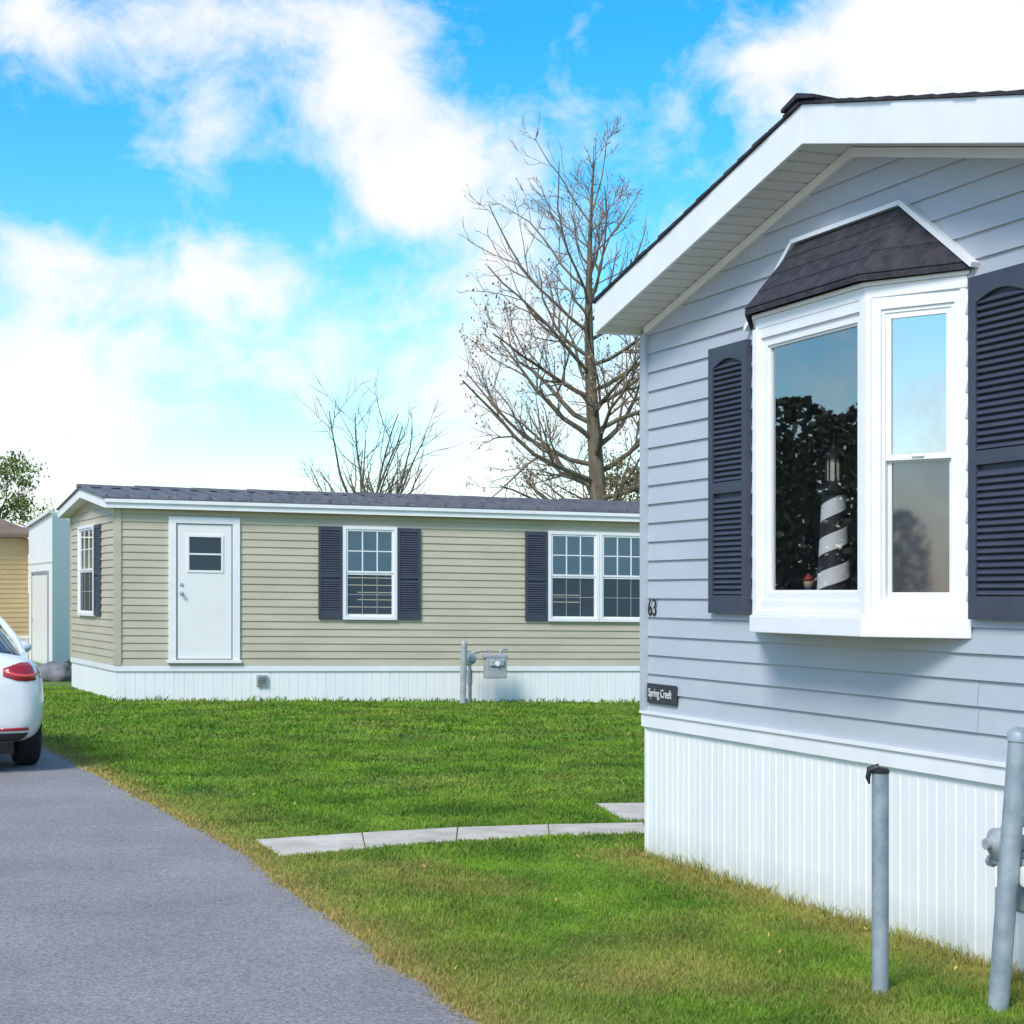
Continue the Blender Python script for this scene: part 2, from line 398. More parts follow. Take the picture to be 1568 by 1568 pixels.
x=np.concatenate(allx);y=np.concatenate(ally);h=np.concatenate(allh);w=np.concatenate(allw); n=len(x)
z=look(ZG,x,y)
th=rng.uniform(0,2*np.pi,n); lean=rng.uniform(.15,1.2,n)*h; ph=rng.uniform(0,np.pi,n)
dx,dy=np.cos(th)*lean,np.sin(th)*lean; wx,wy=np.cos(ph)*w/2,np.sin(ph)*w/2
co=np.empty((n,5,3),np.float32)
co[:,0]=np.stack([x-wx,y-wy,z-.003],1); co[:,1]=np.stack([x+wx,y+wy,z-.003],1)
co[:,2]=np.stack([x+dx*.35+wx*.85,y+dy*.35+wy*.85,z+h*.6],1); co[:,3]=np.stack([x+dx*.35-wx*.85,y+dy*.35-wy*.85,z+h*.6],1)
co[:,4]=np.stack([x+dx,y+dy,z+h*rng.uniform(.8,1,n)],1)
me=bpy.data.meshes.new('lawn_grass'); me.vertices.add(n*5); me.vertices.foreach_set('co',co.reshape(-1))
base=(np.arange(n)*5)[:,None]
loops=(base+np.array([[0,1,2,3,3,2,4]])).reshape(-1).astype(np.int32)
me.loops.add(n*7); me.loops.foreach_set('vertex_index',loops)
me.polygons.add(n*2); ls=(np.arange(n)*7)[:,None]+np.array([[0,4]]); me.polygons.foreach_set('loop_start',ls.reshape(-1).astype(np.int32))
me.update(calc_edges=True); me.validate()
dr=look(DG,x,y); dr=np.clip(dr+rng.normal(0,.09,n)+(rng.random(n)<.05)*.5,0,1)
a=me.attributes.new('dry','FLOAT','POINT'); a.data.foreach_set('value',np.repeat(dr,5).astype(np.float32))
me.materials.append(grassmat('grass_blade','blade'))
link(bpy.data.objects.new('lawn_grass',me))
lb=B(); M_leaf=mat('dry_leaf',(.42,.32,.05),.8,(.5,.36,.08),30)
for i in range(110):
    y=random.uniform(7,27); x=random.uniform(-.3,.28)*y
    if x<edge_x(y)+.05 or any(inpoly(x,y,p) for p in (PATH,PAD,NHOUSE,BHOUSE)): continue
    z=gz(x,y)+.03; s=random.uniform(.008,.02); a=random.uniform(0,6.28)
    c,d=math.cos(a)*s,math.sin(a)*s
    lb.face([(x-c,y-d,z-.01),(x+d*.6,y-c*.6,z),(x+c,y+d,z+.01),(x-d*.6,y+c*.6,z)],M_leaf)
lb.obj('fallen_leaves')
# ---------------------------------------------------------------- near grey house
H=root('gray_mobile_home',NC+NA*2.36)
fr=Fr(NC,NA,NN)
W=4.72; PK=2.36; PT=.235; ZE=3.20; OV=.30; EO=.0925
z0=.893
def lim(z):
    if z<=ZE: return (.0,W)
    d=(z-ZE)/PT; return (d,W-d)
b=B()
bayL,bayR=1.40,3.285
siding(b,fr,0,W,z0,ZE+PT*PK,.1145,M_gray,openings=[(bayL+.02,bayR-.02,1.45,3.02)],topfun=lim,seam=2.45)
b.obj('gable_siding',H)
b=B()
fr.box(b,-.03,.045,.0,.032,z0-.0,ZE,M_gray)
fr.box(b,-.03,0,-.06,.0,z0,ZE,M_gray)
P=fr.P
D=14
for (s,pp) in ((0,None),(W,None)):
    b.face([P(s,-.0,z0),P(s,-D,z0),P(s,-D,ZE),P(s,0,ZE)],M_gray)
b.face([P(0,-D,z0),P(W,-D,z0),P(W,-D,ZE),P(PK,-D,ZE+PT*PK),P(0,-D,ZE)],M_gray)
b.obj('side_walls',H)
b=B()
skirting(b,fr,0,W,-.05,.80,M_skirt,k=.6)
b.face([P(0,0,-.05),P(0,-D,-.05),P(0,-D,.8),P(0,0,.8)],M_skirt)
b.face([P(W,0,-.05),P(W,-D,-.05),P(W,-D,.8),P(W,0,.8)],M_skirt)
fr.box(b,-.03,W+.03,-.01,.022,.796,.875,M_trim)
fr.box(b,-.035,W+.035,-.01,.034,.877,.893,M_trim)
fr.box(b,-.012,.02,-.02,.008,-.05,.795,M_trim)
b.obj('skirting',H)
b=B(); fh=.19
def zb(s): return ZE+.0+PT*min(s,W-s)+.022
for (a,c) in ((-EO,PK),(W+EO,PK)):
    za,zc=zb(a),zb(c)
    b.hexa([P(a,OV-.02,za),P(c,OV-.02,zc),P(c,OV,zc),P(a,OV,za),P(a,OV-.02,za+fh),P(c,OV-.02,zc+fh),P(c,OV,zc+fh),P(a,OV,za+fh)],M_trim)
    e=a-.018 if a<0 else a
    b.hexa([P(e,OV,za),P(e+.018,OV,za),P(e+.018,-D,za),P(e,-D,za),P(e,OV,za+fh-.01),P(e+.018,OV,za+fh-.01),P(e+.018,-D,za+fh-.01),P(e,-D,za+fh-.01)],M_trim)
b.obj('fascia',H,bevel=.003)
b=B()
for side in (0,1):
    s=-EO+.001
    seq=[]
    while s<PK:
        seq.append((s,0)); seq.append((s+.082,0.0)); seq.append((s+.085,.014)); seq.append((s+.1,.014)); s+=.103
    seq=[q for q in seq if q[0]<PK]+[(PK,0)]
    for (a,da),(c,dc) in zip(seq[:-1],seq[1:]):
        ra,rc=(a,c) if side==0 else (W-a,W-c)
        b.face([P(ra,0.002,zb(ra)+.012+da),P(rc,0.002,zb(rc)+.012+dc),P(rc,OV-.02,zb(rc)+.012+dc),P(ra,OV-.02,zb(ra)+.012+da)],M_soffit)
b.face([P(-EO,0,ZE),P(0,0,ZE+.01),P(0,-D,ZE+.01),P(-EO,-D,ZE)],M_soffit)
b.obj('soffit',H)
b=B()
for side in (0,1):
    f=(lambda s:s) if side==0 else (lambda s:W-s)
    a,c=f(0.02),f(PK)
    zt=lambda s: zb(s)+.012
    b.hexa([P(a,.0,zt(a)-.05),P(c,.0,zt(c)-.05),P(c,.03,zt(c)-.05),P(a,.03,zt(a)-.05),P(a,.0,zt(a)-.004),P(c,.0,zt(c)-.004),P(c,.03,zt(c)-.004),P(a,.03,zt(a)-.004)],M_trim)
b.obj('frieze_trim',H)
b=B()
for side in (0,1):
    f=(lambda s:s) if side==0 else (lambda s:W-s)
    a,c=f(-EO-.03),f(PK)
    n=16
    for i in range(n):
        t0,t1=i/n,(i+1)/n; sa=a+(c-a)*t0; sc=a+(c-a)*t1
        o=OV+.012+random.uniform(-.004,.006); lift=.012
        za,zc=zb(sa)+fh+.002,zb(sc)+fh+.002
        b.hexa([P(sa,-D-.3,za),P(sc,-D-.3,zc),P(sc,o,zc),P(sa,o,za),P(sa,-D-.3,za+lift+.006),P(sc,-D-.3,zc+lift),P(sc,o,zc+lift),P(sa,o,za+lift+.006)],M_shingle)
zr=zb(PK)+fh+.016
for i in range(60):
    p1=OV+.03-i*.24; p0=p1-.25; l=.012
    for sg in (-1,1):
        s1=PK+sg*.15
        b.hexa([P(PK,p0,zr),P(s1,p0,zr-.035),P(s1,p1,zr-.035+l),P(PK,p1,zr+l),P(PK,p0,zr+.018),P(s1,p0,zr-.022),P(s1,p1,zr-.018+l),P(PK,p1,zr+.024+l)],M_shingle)
b.obj('roof',H)
shutter(fr,.90,1.345,1.50,2.985,H,arch=True)
shutter(fr,3.335,3.79,1.50,2.985,H,arch=True)
c0=(bayL,0);c1=(bayL+.431,.259);c2=(bayR-.431,.259);c3=(bayR,0)
Z0,Z1=1.414,3.03
b=B()
def poly_prism(pts,za,zb_,mt): b.prism([P(s,p,za) for s,p in pts],(0,0,zb_-za),mt)
def ring(e): return [(bayL-e*1.0,0.012),(c1[0]-e*.3,.259+e),(c2[0]+e*.3,.259+e),(bayR+e*1.0,0.012)]
poly_prism(ring(.03),Z0,Z0+.085,M_trim)
poly_prism(ring(.015),Z0+.0855,Z0+.11,M_trim)
poly_prism(ring(.0),Z1-.075,Z1-.02,M_trim)
poly_prism(ring(.018),Z1-.0195,Z1-.0,M_trim)
b.obj('bay_base_and_head',H,bevel=.004)
def segfr(a,c):
    pa,pc=P(a[0],a[1],0),P(c[0],c[1],0); d=pc-pa
    return Fr(pa,d),d.length
za,zc=Z0+.11,Z1-.075
f1,l1=segfr(c1,c2)
b=B()
def frame(b,f,u0,u1,za,zc,w,p0,p1,mt):
    f.box(b,u0,u0+w,p0,p1,za,zc,mt); f.box(b,u1-w,u1,p0,p1,za,zc,mt)
    f.box(b,u0+w,u1-w,p0,p1,za,za+w,mt); f.box(b,u0+w,u1-w,p0,p1,zc-w,zc,mt)
frame(b,f1,.0,l1,za,zc,.05,-.05,-.003,M_trim)
frame(b,f1,.05,l1-.05,za+.05,zc-.05,.042,-.05,-.016,M_trim)
frame(b,f1,.092,l1-.092,za+.092,zc-.092,.012,-.05,-.026,M_trim)
f1.box(b,-.012,.03,-.03,.012,za,zc,M_trim); f1.box(b,l1-.03,l1+.012,-.03,.012,za,zc,M_trim)
b.face([f1.P(.09,-.04,za+.09),f1.P(l1-.09,-.04,za+.09),f1.P(l1-.09,-.04,zc-.09),f1.P(.09,-.04,zc-.09)],M_glass_bay)
b.obj('bay_front_window',H,bevel=.002)
for nm,(ca,cb) in (('bay_side_window',(c2,c3)),('bay_far_window',(c0,c1))):
    f2,l2=segfr(ca,cb); b=B()
    frame(b,f2,.02,l2-.02,za,zc,.055,-.05,-.002,M_trim)
    f2.box(b,0,.03,-.03,.008,za,zc,M_trim); f2.box(b,l2-.045,l2,-.03,.006,za,zc,M_trim)
    frame(b,f2,.075,l2-.075,za+.055,zc-.055,.018,-.05,-.012,M_trim)
    zm=2.225
    frame(b,f2,.093,l2-.093,zm-.012,zc-.073,.026,-.036,-.018,M_trim)
    frame(b,f2,.093,l2-.093,za+.073,zm+.0,.02,-.052,-.037,M_soffit)
    b.face([f2.P(.115,-.028,zm),f2.P(l2-.115,-.028,zm),f2.P(l2-.115,-.028,zc-.09),f2.P(.115,-.028,zc-.09)],M_glass_dh)
    b.face([f2.P(.11,-.046,za+.09),f2.P(l2-.11,-.046,za+.09),f2.P(l2-.11,-.046,zm-.01),f2.P(.11,-.046,zm-.01)],M_screen if nm=='bay_side_window' else M_glass_bay)
    f2.box(b,l2/2-.03,l2/2+.03,-.018,-.008,zm-.0,zm+.012,M_trim)
    b.obj(nm,H,bevel=.002)
b=B()
T0=P(1.832,.02,3.385);T1=P(2.80,.02,3.385)
E0=P(bayL-.05,.02,Z1+.0);E1=P(c1[0]-.02,.31,Z1+.0);E2=P(c2[0]+.02,.31,Z1+.0);E3=P(bayR+.05,.02,Z1+.0)
up=V((0,0,.022))
for q in ([E0,E1,T0],[E1,E2,T1,T0],[E2,E3,T1]): b.prism(q,up,M_shingle)
def course(A,Bp,C,Dp,n):
    for i in range(n):
        t0,t1=i/n,(i+1)/n+.02
        a=A.lerp(Dp,t0)+V((0,0,.032)); c=Bp.lerp(C,t0)+V((0,0,.032)); d=Bp.lerp(C,min(1,t1))+V((0,0,.024)); e=A.lerp(Dp,min(1,t1))+V((0,0,.024))
        b.prism([a,c,d,e],(0,0,.005),M_shingle)
course(E1,E2,T1,T0,4); course(E0,E1,T0+V((.001,0,0)),T0,3); course(E2,E3,T1+V((.001,0,0)),T1,3)
b.obj('bay_roof',H)
b=B()
def strip(pa,pb,w,mt):
    (s0,z0_),(s1,z1_)=pa,pb
    d=V((s1-s0,z1_-z0_)).normalized(); n=V((-d.y,d.x))*w
    b.hexa([P(s0,0,z0_),P(s1,0,z1_),P(s1,.05,z1_),P(s0,.05,z0_),P(s0+n.x,0,z0_+n.y),P(s1+n.x,0,z1_+n.y),P(s1+n.x,.05,z1_+n.y),P(s0+n.x,.05,z0_+n.y)],mt)
strip((bayL-.07,Z1+.0),(1.832,3.412),.024,M_trim)
strip((1.822,3.412),(2.81,3.412),.022,M_trim)
strip((2.80,3.412),(bayR+.07,Z1+.0),.024,M_trim)
b.obj('bay_roof_flashing',H)
b=B()
i0,i1=.15,4.5
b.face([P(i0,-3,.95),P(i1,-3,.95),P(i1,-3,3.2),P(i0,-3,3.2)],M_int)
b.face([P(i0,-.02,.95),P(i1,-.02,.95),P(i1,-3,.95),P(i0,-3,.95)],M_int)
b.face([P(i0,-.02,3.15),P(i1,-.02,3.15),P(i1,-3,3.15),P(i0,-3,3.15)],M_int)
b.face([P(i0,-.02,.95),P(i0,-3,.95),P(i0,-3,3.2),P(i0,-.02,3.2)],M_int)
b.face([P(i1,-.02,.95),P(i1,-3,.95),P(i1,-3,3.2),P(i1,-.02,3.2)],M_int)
b.obj('interior_walls',H)
b=B(); b.prism([P(s,p,Z0+.111) for s,p in [(bayL+.02,-.2),(bayL+.02,-.01),(c1[0],.2),(c2[0],.2),(bayR-.02,-.01),(bayR-.02,-.2)]],(0,0,.012),M_trim); b.obj('bay_sill',H)
def text(body,fr_,u,z,size,p,mt,parent,name,sx=1.0,ext=.002):
    cu=bpy.data.curves.new(name,'FONT'); cu.body=body; cu.size=size; cu.extrude=ext
    o=bpy.data.objects.new(name,cu); cu.materials.append(mt)
    a=fr_.a; n=fr_.n; q=fr_.P(u,p,z)
    Mx=Matrix(((a.x*sx,0,n.x,q.x),(a.y*sx,0,n.y,q.y),(0,1,0,q.z),(0,0,0,1)))
    scene.collection.objects.link(o); o.parent=parent; o.matrix_parent_inverse=Matrix.Translation(-V(parent.location)); o.matrix_basis=Mx
    return o
M_num=mat('number_black',(.02,.02,.022),.5)
text('63',fr,.055,1.475,.145,.018,M_num,H,'house_number',.85)
b=B(); fr.box(b,.06,.455,.016,.026,.945,1.065,mat('plaque_dark',(.035,.038,.048),.5)); b.obj('name_plaque',H,bevel=.003)
text('Spring Creek',fr,.085,.985,.072,.028,mat('plaque_text',(.62,.62,.62),.5),H,'plaque_lettering',.82)
# lighthouse ornament
LQ=(2.34,.11)
LH=root('lighthouse_ornament',P(*LQ,Z0+.123))
b=B(); base=P(*LQ,Z0+.123)
m,nt,bb=newmat('spiral_stripe'); N=nt.nodes;L=nt.links
tc=N.new('ShaderNodeTexCoord'); sx=N.new('ShaderNodeSeparateXYZ'); 
mp=N.new('ShaderNodeMapping'); mp.inputs['Location'].default_value=tuple(-base); L.new(tc.outputs['Object'],mp.inputs['Vector']); L.new(mp.outputs[0],sx.inputs[0])
at2=N.new('ShaderNodeMath'); at2.operation='ARCTAN2'; L.new(sx.outputs['Y'],at2.inputs[0]); L.new(sx.outputs['X'],at2.inputs[1])
dv=N.new('ShaderNodeMath'); dv.operation='DIVIDE'; L.new(at2.outputs[0],dv.inputs[0]); dv.inputs[1].default_value=2*math.pi
ml=N.new('ShaderNodeMath'); ml.operation='MULTIPLY_ADD'; L.new(sx.outputs['Z'],ml.inputs[0]); ml.inputs[1].default_value=-6.0; L.new(dv.outputs[0],ml.inputs[2])
fr_=N.new('ShaderNodeMath'); fr_.operation='FRACT'; L.new(ml.outputs[0],fr_.inputs[0])
gt=N.new('ShaderNodeMath'); gt.operation='GREATER_THAN'; L.new(fr_.outputs[0],gt.inputs[0]); gt.inputs[1].default_value=.5
mx=N.new('ShaderNodeMix'); mx.data_type='RGBA'; L.new(gt.outputs[0],mx.inputs['Factor']); mx.inputs[6].default_value=(.03,.03,.035,1); mx.inputs[7].default_value=(.9,.9,.88,1)
L.new(mx.outputs[2],bb.inputs['Base Color'])
b.lathe(base,(0,0,1),[(0,.095),(.03,.095),(.03,.085),(.55,.058)],24,m)
b.lathe(base+V((0,0,.55)),(0,0,1),[(0,.055),(.02,.085),(.04,.085),(.04,.05),(.065,.05)],20,M_black)
b.lathe(base+V((0,0,.62)),(0,0,1),[(0,.034),(.11,.034)],10,mat('lantern_glass',(.6,.6,.5),.2))
for k in range(8):
    a=k*math.pi/4; q=base+V((.078*math.cos(a),.078*math.sin(a),.58)); b.tube([q,q+V((0,0,.055))],.003,4,M_black)
    q=base+V((.038*math.cos(a),.038*math.sin(a),.62)); b.tube([q,q+V((0,0,.11))],.004,4,M_black)
b.lathe(base+V((0,0,.73)),(0,0,1),[(0,.052),(.01,.052),(.05,.014),(.07,.009),(.075,.014),(.085,.004),(.13,.003)],16,M_black)
b.obj('tower',LH,smooth=False)
FG=root('small_figurine',P(2.12,.12,Z0+.123)); b=B(); q=P(2.12,.12,Z0+.123)
b.lathe(q,(0,0,1),[(0,.04),(.02,.042),(.08,.028),(.10,.018)],12,mat('figurine_blue',(.05,.08,.2),.5))
b.lathe(q+V((0,0,.10)),(0,0,1),[(0,.012),(.01,.022),(.03,.025),(.05,.012)],12,mat('figurine_skin',(.6,.4,.3),.5))
b.lathe(q+V((0,0,.138)),(0,0,1),[(0,.027),(.015,.024),(.035,.004)],12,mat('figurine_red',(.35,.04,.04),.5))
b.tube([q+V((-.025,-.01,.085)),q+V((-.045,-.02,.05)),q+V((-.03,-.035,.04))],.009,6,MATS['figurine_blue'])
b.tube([q+V((.025,.01,.085)),q+V((.045,-.01,.05)),q+V((.02,-.03,.04))],.009,6,MATS['figurine_blue'])
b.obj('figure',FG,smooth=True)
# ---------------------------------------------------------------- bollards and gas meter
def bollard(name,bx,by,tx,ty,h,r,dome):
    R=root(name,(bx,by,0)); b=B(); p0=V((bx,by,-.05)); p1=V((tx,ty,h)); ax=(p1-p0)
    b.lathe(p0,ax,[(0,r),(ax.length*.5,r),(ax.length,r)],24,M_steel); b.obj('pipe',R,smooth=True)
    b=B(); ax.normalize()
    if dome: b.lathe(p1-ax*.03,ax,[(0,r+.005),(.028,r+.006),(.045,r*.8),(.055,r*.35),(.057,.001)],24,M_steel)
    else:
        b.lathe(p1-ax*.012,ax,[(0,r+.003),(.012,r+.004),(.02,r*.85),(.024,.001)],20,M_black)
        b.tube([p1+V((-r*.2,-.01,.012)),p1+V((-r-.012,-.01,.002)),p1+V((-r-.018,-.01,-.03)),p1+V((-r-.012,-.01,-.055))],[.016,.014,.010,.004],8,M_black)
    b.obj('cap',R,smooth=True)
    for o in R.children:
        m_=o.modifiers.new('es','EDGE_SPLIT'); m_.split_angle=math.radians(50)
bollard('steel_bollard',1.487,7.12,1.487,7.12,.90,.034,False)
bollard('steel_bollard',1.878,6.83,1.965,6.83,1.07,.040,True)
def gasmeter(q,a,n,name,side=1,rr=1.0,bs=1.0):
    R=root(name,q); q=V(q); a=V(a); n=V(n); Z=V((0,0,1)); b=B()
    b.tube([q+Z*-.15,q+Z*.22],.026*rr,12,M_gmet); b.tube([q+Z*.20,q+Z*.42],.034*rr,12,M_gmet)
    b.tube([q+Z*.40,q+Z*.62,q+Z*.68+a*side*.03,q+Z*.70+a*side*.1],.022*rr,12,M_gmet)
    c=q+Z*.60
    b.lathe(c-n*.02,n,[(0,.04*rr),(.02,.07*rr),(.035,.08*rr),(.05,.08*rr),(.06,.06*rr),(.08,.03*rr),(.10,.028*rr)],20,M_gmet)
    b.lathe(c-Z*.08,a*-1,[(0,.02*rr),(.05,.022*rr),(.052,.032*rr),(.075,.032*rr)],8,M_gmet)
    b.tube([q+Z*.70+a*side*.1,q+Z*.71+a*side*.16],.024,12,M_gmet)
    b.obj('riser_and_regulator',R,smooth=True)
    b=B(); m0=q+a*side*.32*bs+Z*.40
    f=Fr((m0.x,m0.y,q.z),(a.x*1,a.y*1),(n.x,n.y))
    f.box(b,-.13*bs,.13*bs,-.09,.09,.60-.24*bs,.60,M_gmet); f.box(b,-.15*bs,.15*bs,-.07,.07,.60,.66,M_gmet)
    f.box(b,-.09*bs,.09*bs,.09,.12,.48,.58,M_gmet)
    b.obj('meter_body',R,bevel=.03)
    b=B()
    b.tube([m0+a*-.09+Z*.24,m0+a*-.09+Z*.31,m0+a*-.13+Z*.33],.02,10,M_gmet)
    b.tube([m0+a*.09+Z*.24,m0+a*.09+Z*.32,m0+a*.12+Z*.34,m0+a*.2+Z*.34-n*.02],.02,10,M_gmet)
    b.lathe(m0-n*-.115+Z*.12,n,[(0,.04),(.02,.04),(.022,.03)],16,M_trim)
    b.obj('meter_fittings',R,smooth=True)
    for o in R.children:
        if o.name.startswith(('riser','meter_f')):
            m_=o.modifiers.new('es','EDGE_SPLIT'); m_.split_angle=math.radians(45)
gasmeter((1.985,7.15,0),NA,NN,'gas_meter',1,.8)
# ---------------------------------------------------------------- beige house
Hb=root('beige_mobile_home',BO+BA*4)
DR=.0131; LEN=17.0
bf=Fr(BO,BA,(BA.y,-BA.x),DR)
ef=Fr(BO+BE*3.874,-BE,(-.916,-.40))
def Q(s,u,z):
    p=BO+BA*s+BE*u; return V((p.x,p.y,z-DR*s))
SB=.523; ST=2.90
wins=[(3.423,4.285),(6.778,7.651),(7.656,8.53),(11.2,12.1)]
b=B(); siding(b,bf,0,LEN,SB,ST,.113,M_beige,out=.016,seam=3.66)
b.obj('front_siding',Hb)
b=B(); siding(b,ef,0,3.874,SB,ST,.113,M_beige,out=.016)
b.face([Q(0,0,ST),Q(0,1.94,3.16),Q(0,3.874,ST)],M_beige)
b.face([Q(LEN,0,.4),Q(LEN,3.874,.4),Q(LEN,3.874,ST),Q(LEN,1.94,3.16),Q(LEN,0,ST)],M_beige)
b.face([Q(0,3.874,SB),Q(LEN,3.874,SB),Q(LEN,3.874,ST),Q(0,3.874,ST)],M_beige)
b.obj('end_siding',Hb)
b=B()
bf.box(b,-.02,.07,0,.03,SB,ST,M_beige); ef.box(b,3.80,3.872,.0,.03,SB,ST,M_beige); ef.box(b,0,.07,.0,.03,SB,ST,M_beige)
b.obj('corner_posts',Hb)
b=B()
skirting(b,bf,0,LEN,-.55,SB-.04,M_skirtb,per=.145,k=1.1); skirting(b,ef,0,3.874,-.2,SB-.04,M_skirtb,k=1.1)
bf.box(b,-.02,LEN,-.01,.022,SB-.085,SB-.003,M_trim); ef.box(b,0,3.87,-.01,.022,SB-.085,SB-.003,M_trim)
b.obj('skirting',Hb)
b=B()
ov=.2; u0,u1,um=-.16,4.03,1.94
zE,zR=2.995,3.25
for (ua,ub,) in ((u0-.02,um),(u1+.02,um)):
    b.hexa([Q(-ov-.03,ua,zE),Q(LEN+.2,ua,zE),Q(LEN+.2,ub,zR),Q(-ov-.03,ub,zR),Q(-ov-.03,ua,zE+.02),Q(LEN+.2,ua,zE+.02),Q(LEN+.2,ub,zR+.02),Q(-ov-.03,ub,zR+.02)],M_metalroof)
    s=-ov+.0
    while s<LEN:
        w=.06; hh=.045
        b.hexa([Q(s,ua,zE+.02),Q(s+w,ua,zE+.02),Q(s+w,ub,zR+.02),Q(s,ub,zR+.02),Q(s+.015,ua,zE+.02+hh),Q(s+w-.015,ua,zE+.02+hh),Q(s+w-.015,ub,zR+.02+hh),Q(s+.015,ub,zR+.02+hh)],M_metalroof)
        s+=.305
s=-ov-.04
while s<LEN:
    h=random.uniform(.07,.085)
    b.hexa([Q(s,um-.12,zR+.02),Q(s+.9,um-.12,zR+.02),Q(s+.9,um+.12,zR+.02),Q(s,um+.12,zR+.02),Q(s,um-.02,zR+h),Q(s+.9,um-.02,zR+h-.012),Q(s+.9,um+.02,zR+h-.012),Q(s,um+.02,zR+h)],M_metalroof)
    s+=.9
b.obj('roof',Hb)
b=B()
fz=2.86
def bx(s0,s1,ua,ub,za,zb_,mt): b.hexa([Q(s0,ua,za),Q(s1,ua,za),Q(s1,ub,za),Q(s0,ub,za),Q(s0,ua,zb_),Q(s1,ua,zb_),Q(s1,ub,zb_),Q(s0,ub,zb_)],mt)
bx(-ov,LEN+.2,u0-.0,u0+.02,fz,zE-.001,M_trim)
bx(-ov,LEN+.2,u0-.03,u0-.001,zE-.055,zE-.004,M_trim)
bx(-ov,LEN+.2,u1-.02,u1,fz,zE-.001,M_trim)
for (ua,ub) in ((u0+.02,um),(u1-.02,um)):
    for off in (-ov,LEN+.18):
        b.hexa([Q(off,ua,fz),Q(off+.02,ua,fz),Q(off+.02,ub,fz+.25),Q(off,ub,fz+.25),Q(off,ua,zE-.001),Q(off+.02,ua,zE-.001),Q(off+.02,ub,zR-.001),Q(off,ub,zR-.001)],M_trim)
    b.face([Q(-ov+.02,ua,fz+.01),Q(0,ua,fz+.01),Q(0,ub,fz+.26),Q(-ov+.02,ub,fz+.26)],M_soffit)
b.face([Q(-ov+.02,u0+.02,fz+.005),Q(LEN,u0+.02,fz+.005),Q(LEN,0.0,fz+.005),Q(-ov+.02,0.0,fz+.005)],M_soffit)
b.obj('fascia_and_soffit',Hb)
WZ0,WZ1=1.235,2.685
for (a,c) in wins: sashwin(bf,a,c,WZ0,WZ1,Hb,p=.006)
sashwin(ef,3.874-3.0,3.874-1.6,WZ0,WZ1,Hb,cols=3,p=.006)
for (a,c) in ((3.044,3.415),(4.292,4.665),(6.395,6.772),(8.536,8.91),(10.8,11.19),(12.11,12.5)): shutter(bf,a,c,WZ0+.01,WZ1-.02,Hb,pitch=.036,p=.016)
shutter(ef,3.874-1.58,3.874-1.15,WZ0+.01,WZ1-.02,Hb,pitch=.036,p=.016)
b=B(); d0,d1=.767,1.836; dz0,dz1=.61,2.76
bf.box(b,d0,d0+.11,0,.045,dz0,dz1,M_trim); bf.box(b,d1-.11,d1,0,.045,dz0,dz1,M_trim); bf.box(b,d0+.11,d1-.11,0,.045,dz1-.1,dz1,M_trim); bf.box(b,d0-.02,d1+.02,0,.07,dz0-.05,dz0-.001,M_trim)
bf.box(b,d0+.112,d0+.13,0,.03,dz0,dz1-.102,MATS['muntin_grey']); bf.box(b,d1-.13,d1-.112,0,.03,dz0,dz1-.102,MATS['muntin_grey'])
b.obj('door_frame',Hb,bevel=.004)
b=B(); bf.box(b,d0+.132,d1-.132,0,.022,dz0+.02,dz1-.115,M_door)
w0,w1,wz0,wz1=d0+.305,d1-.285,1.96,2.46
for (x0,x1,y0,y1) in ((w0-.035,w0,wz0-.035,wz1+.035),(w1,w1+.035,wz0-.035,wz1+.035),(w0,w1,wz0-.035,wz0),(w0,w1,wz1,wz1+.035)): bf.box(b,x0,x1,.022,.034,y0,y1,M_door)
b.face([bf.P(w0,.024,wz0),bf.P(w1,.024,wz0),bf.P(w1,.024,wz1),bf.P(w0,.024,wz1)],M_screen)
bf.box(b,w0,w1,.025,.032,2.19,2.215,M_door)
b.lathe(bf.P(d0+.19,.022,1.61),bf.n,[(0,.03),(.012,.03),(.02,.012),(.04,.012),(.05,.03),(.07,.028),(.078,.005)],14,M_gmet)
b.lathe(bf.P(d0+.19,.022,1.74),bf.n,[(0,.028),(.015,.026),(.018,.001)],14,M_gmet)
b.obj('door',Hb)
b=B(); bf.box(b,2.09,2.25,0,.05,.22,.38,M_gmet); bf.box(b,2.115,2.225,.05,.056,.245,.355,mat('vent_dark',(.1,.11,.11),.7))
for i in range(4): bf.box(b,2.115,2.225,.056,.064,.252+i*.027,.262+i*.027,M_gmet)
b.obj('skirt_vent',Hb)
qg=bf.P(5.36,.40,0); gasmeter((qg.x,qg.y,gz(qg.x,qg.y)+.10),BA,bf.n,'gas_meter',1,1.25,1.3)
qp=bf.P(5.18,.62,0)
Rp=root('steel_post',(qp.x,qp.y,gz(qp.x,qp.y))); b=B(); b.lathe((qp.x,qp.y,-.3),(.02,0,1),[(0,.05),(1.12,.05),(1.15,.035),(1.16,.002)],14,M_gmet); b.obj('pipe',Rp,smooth=False)
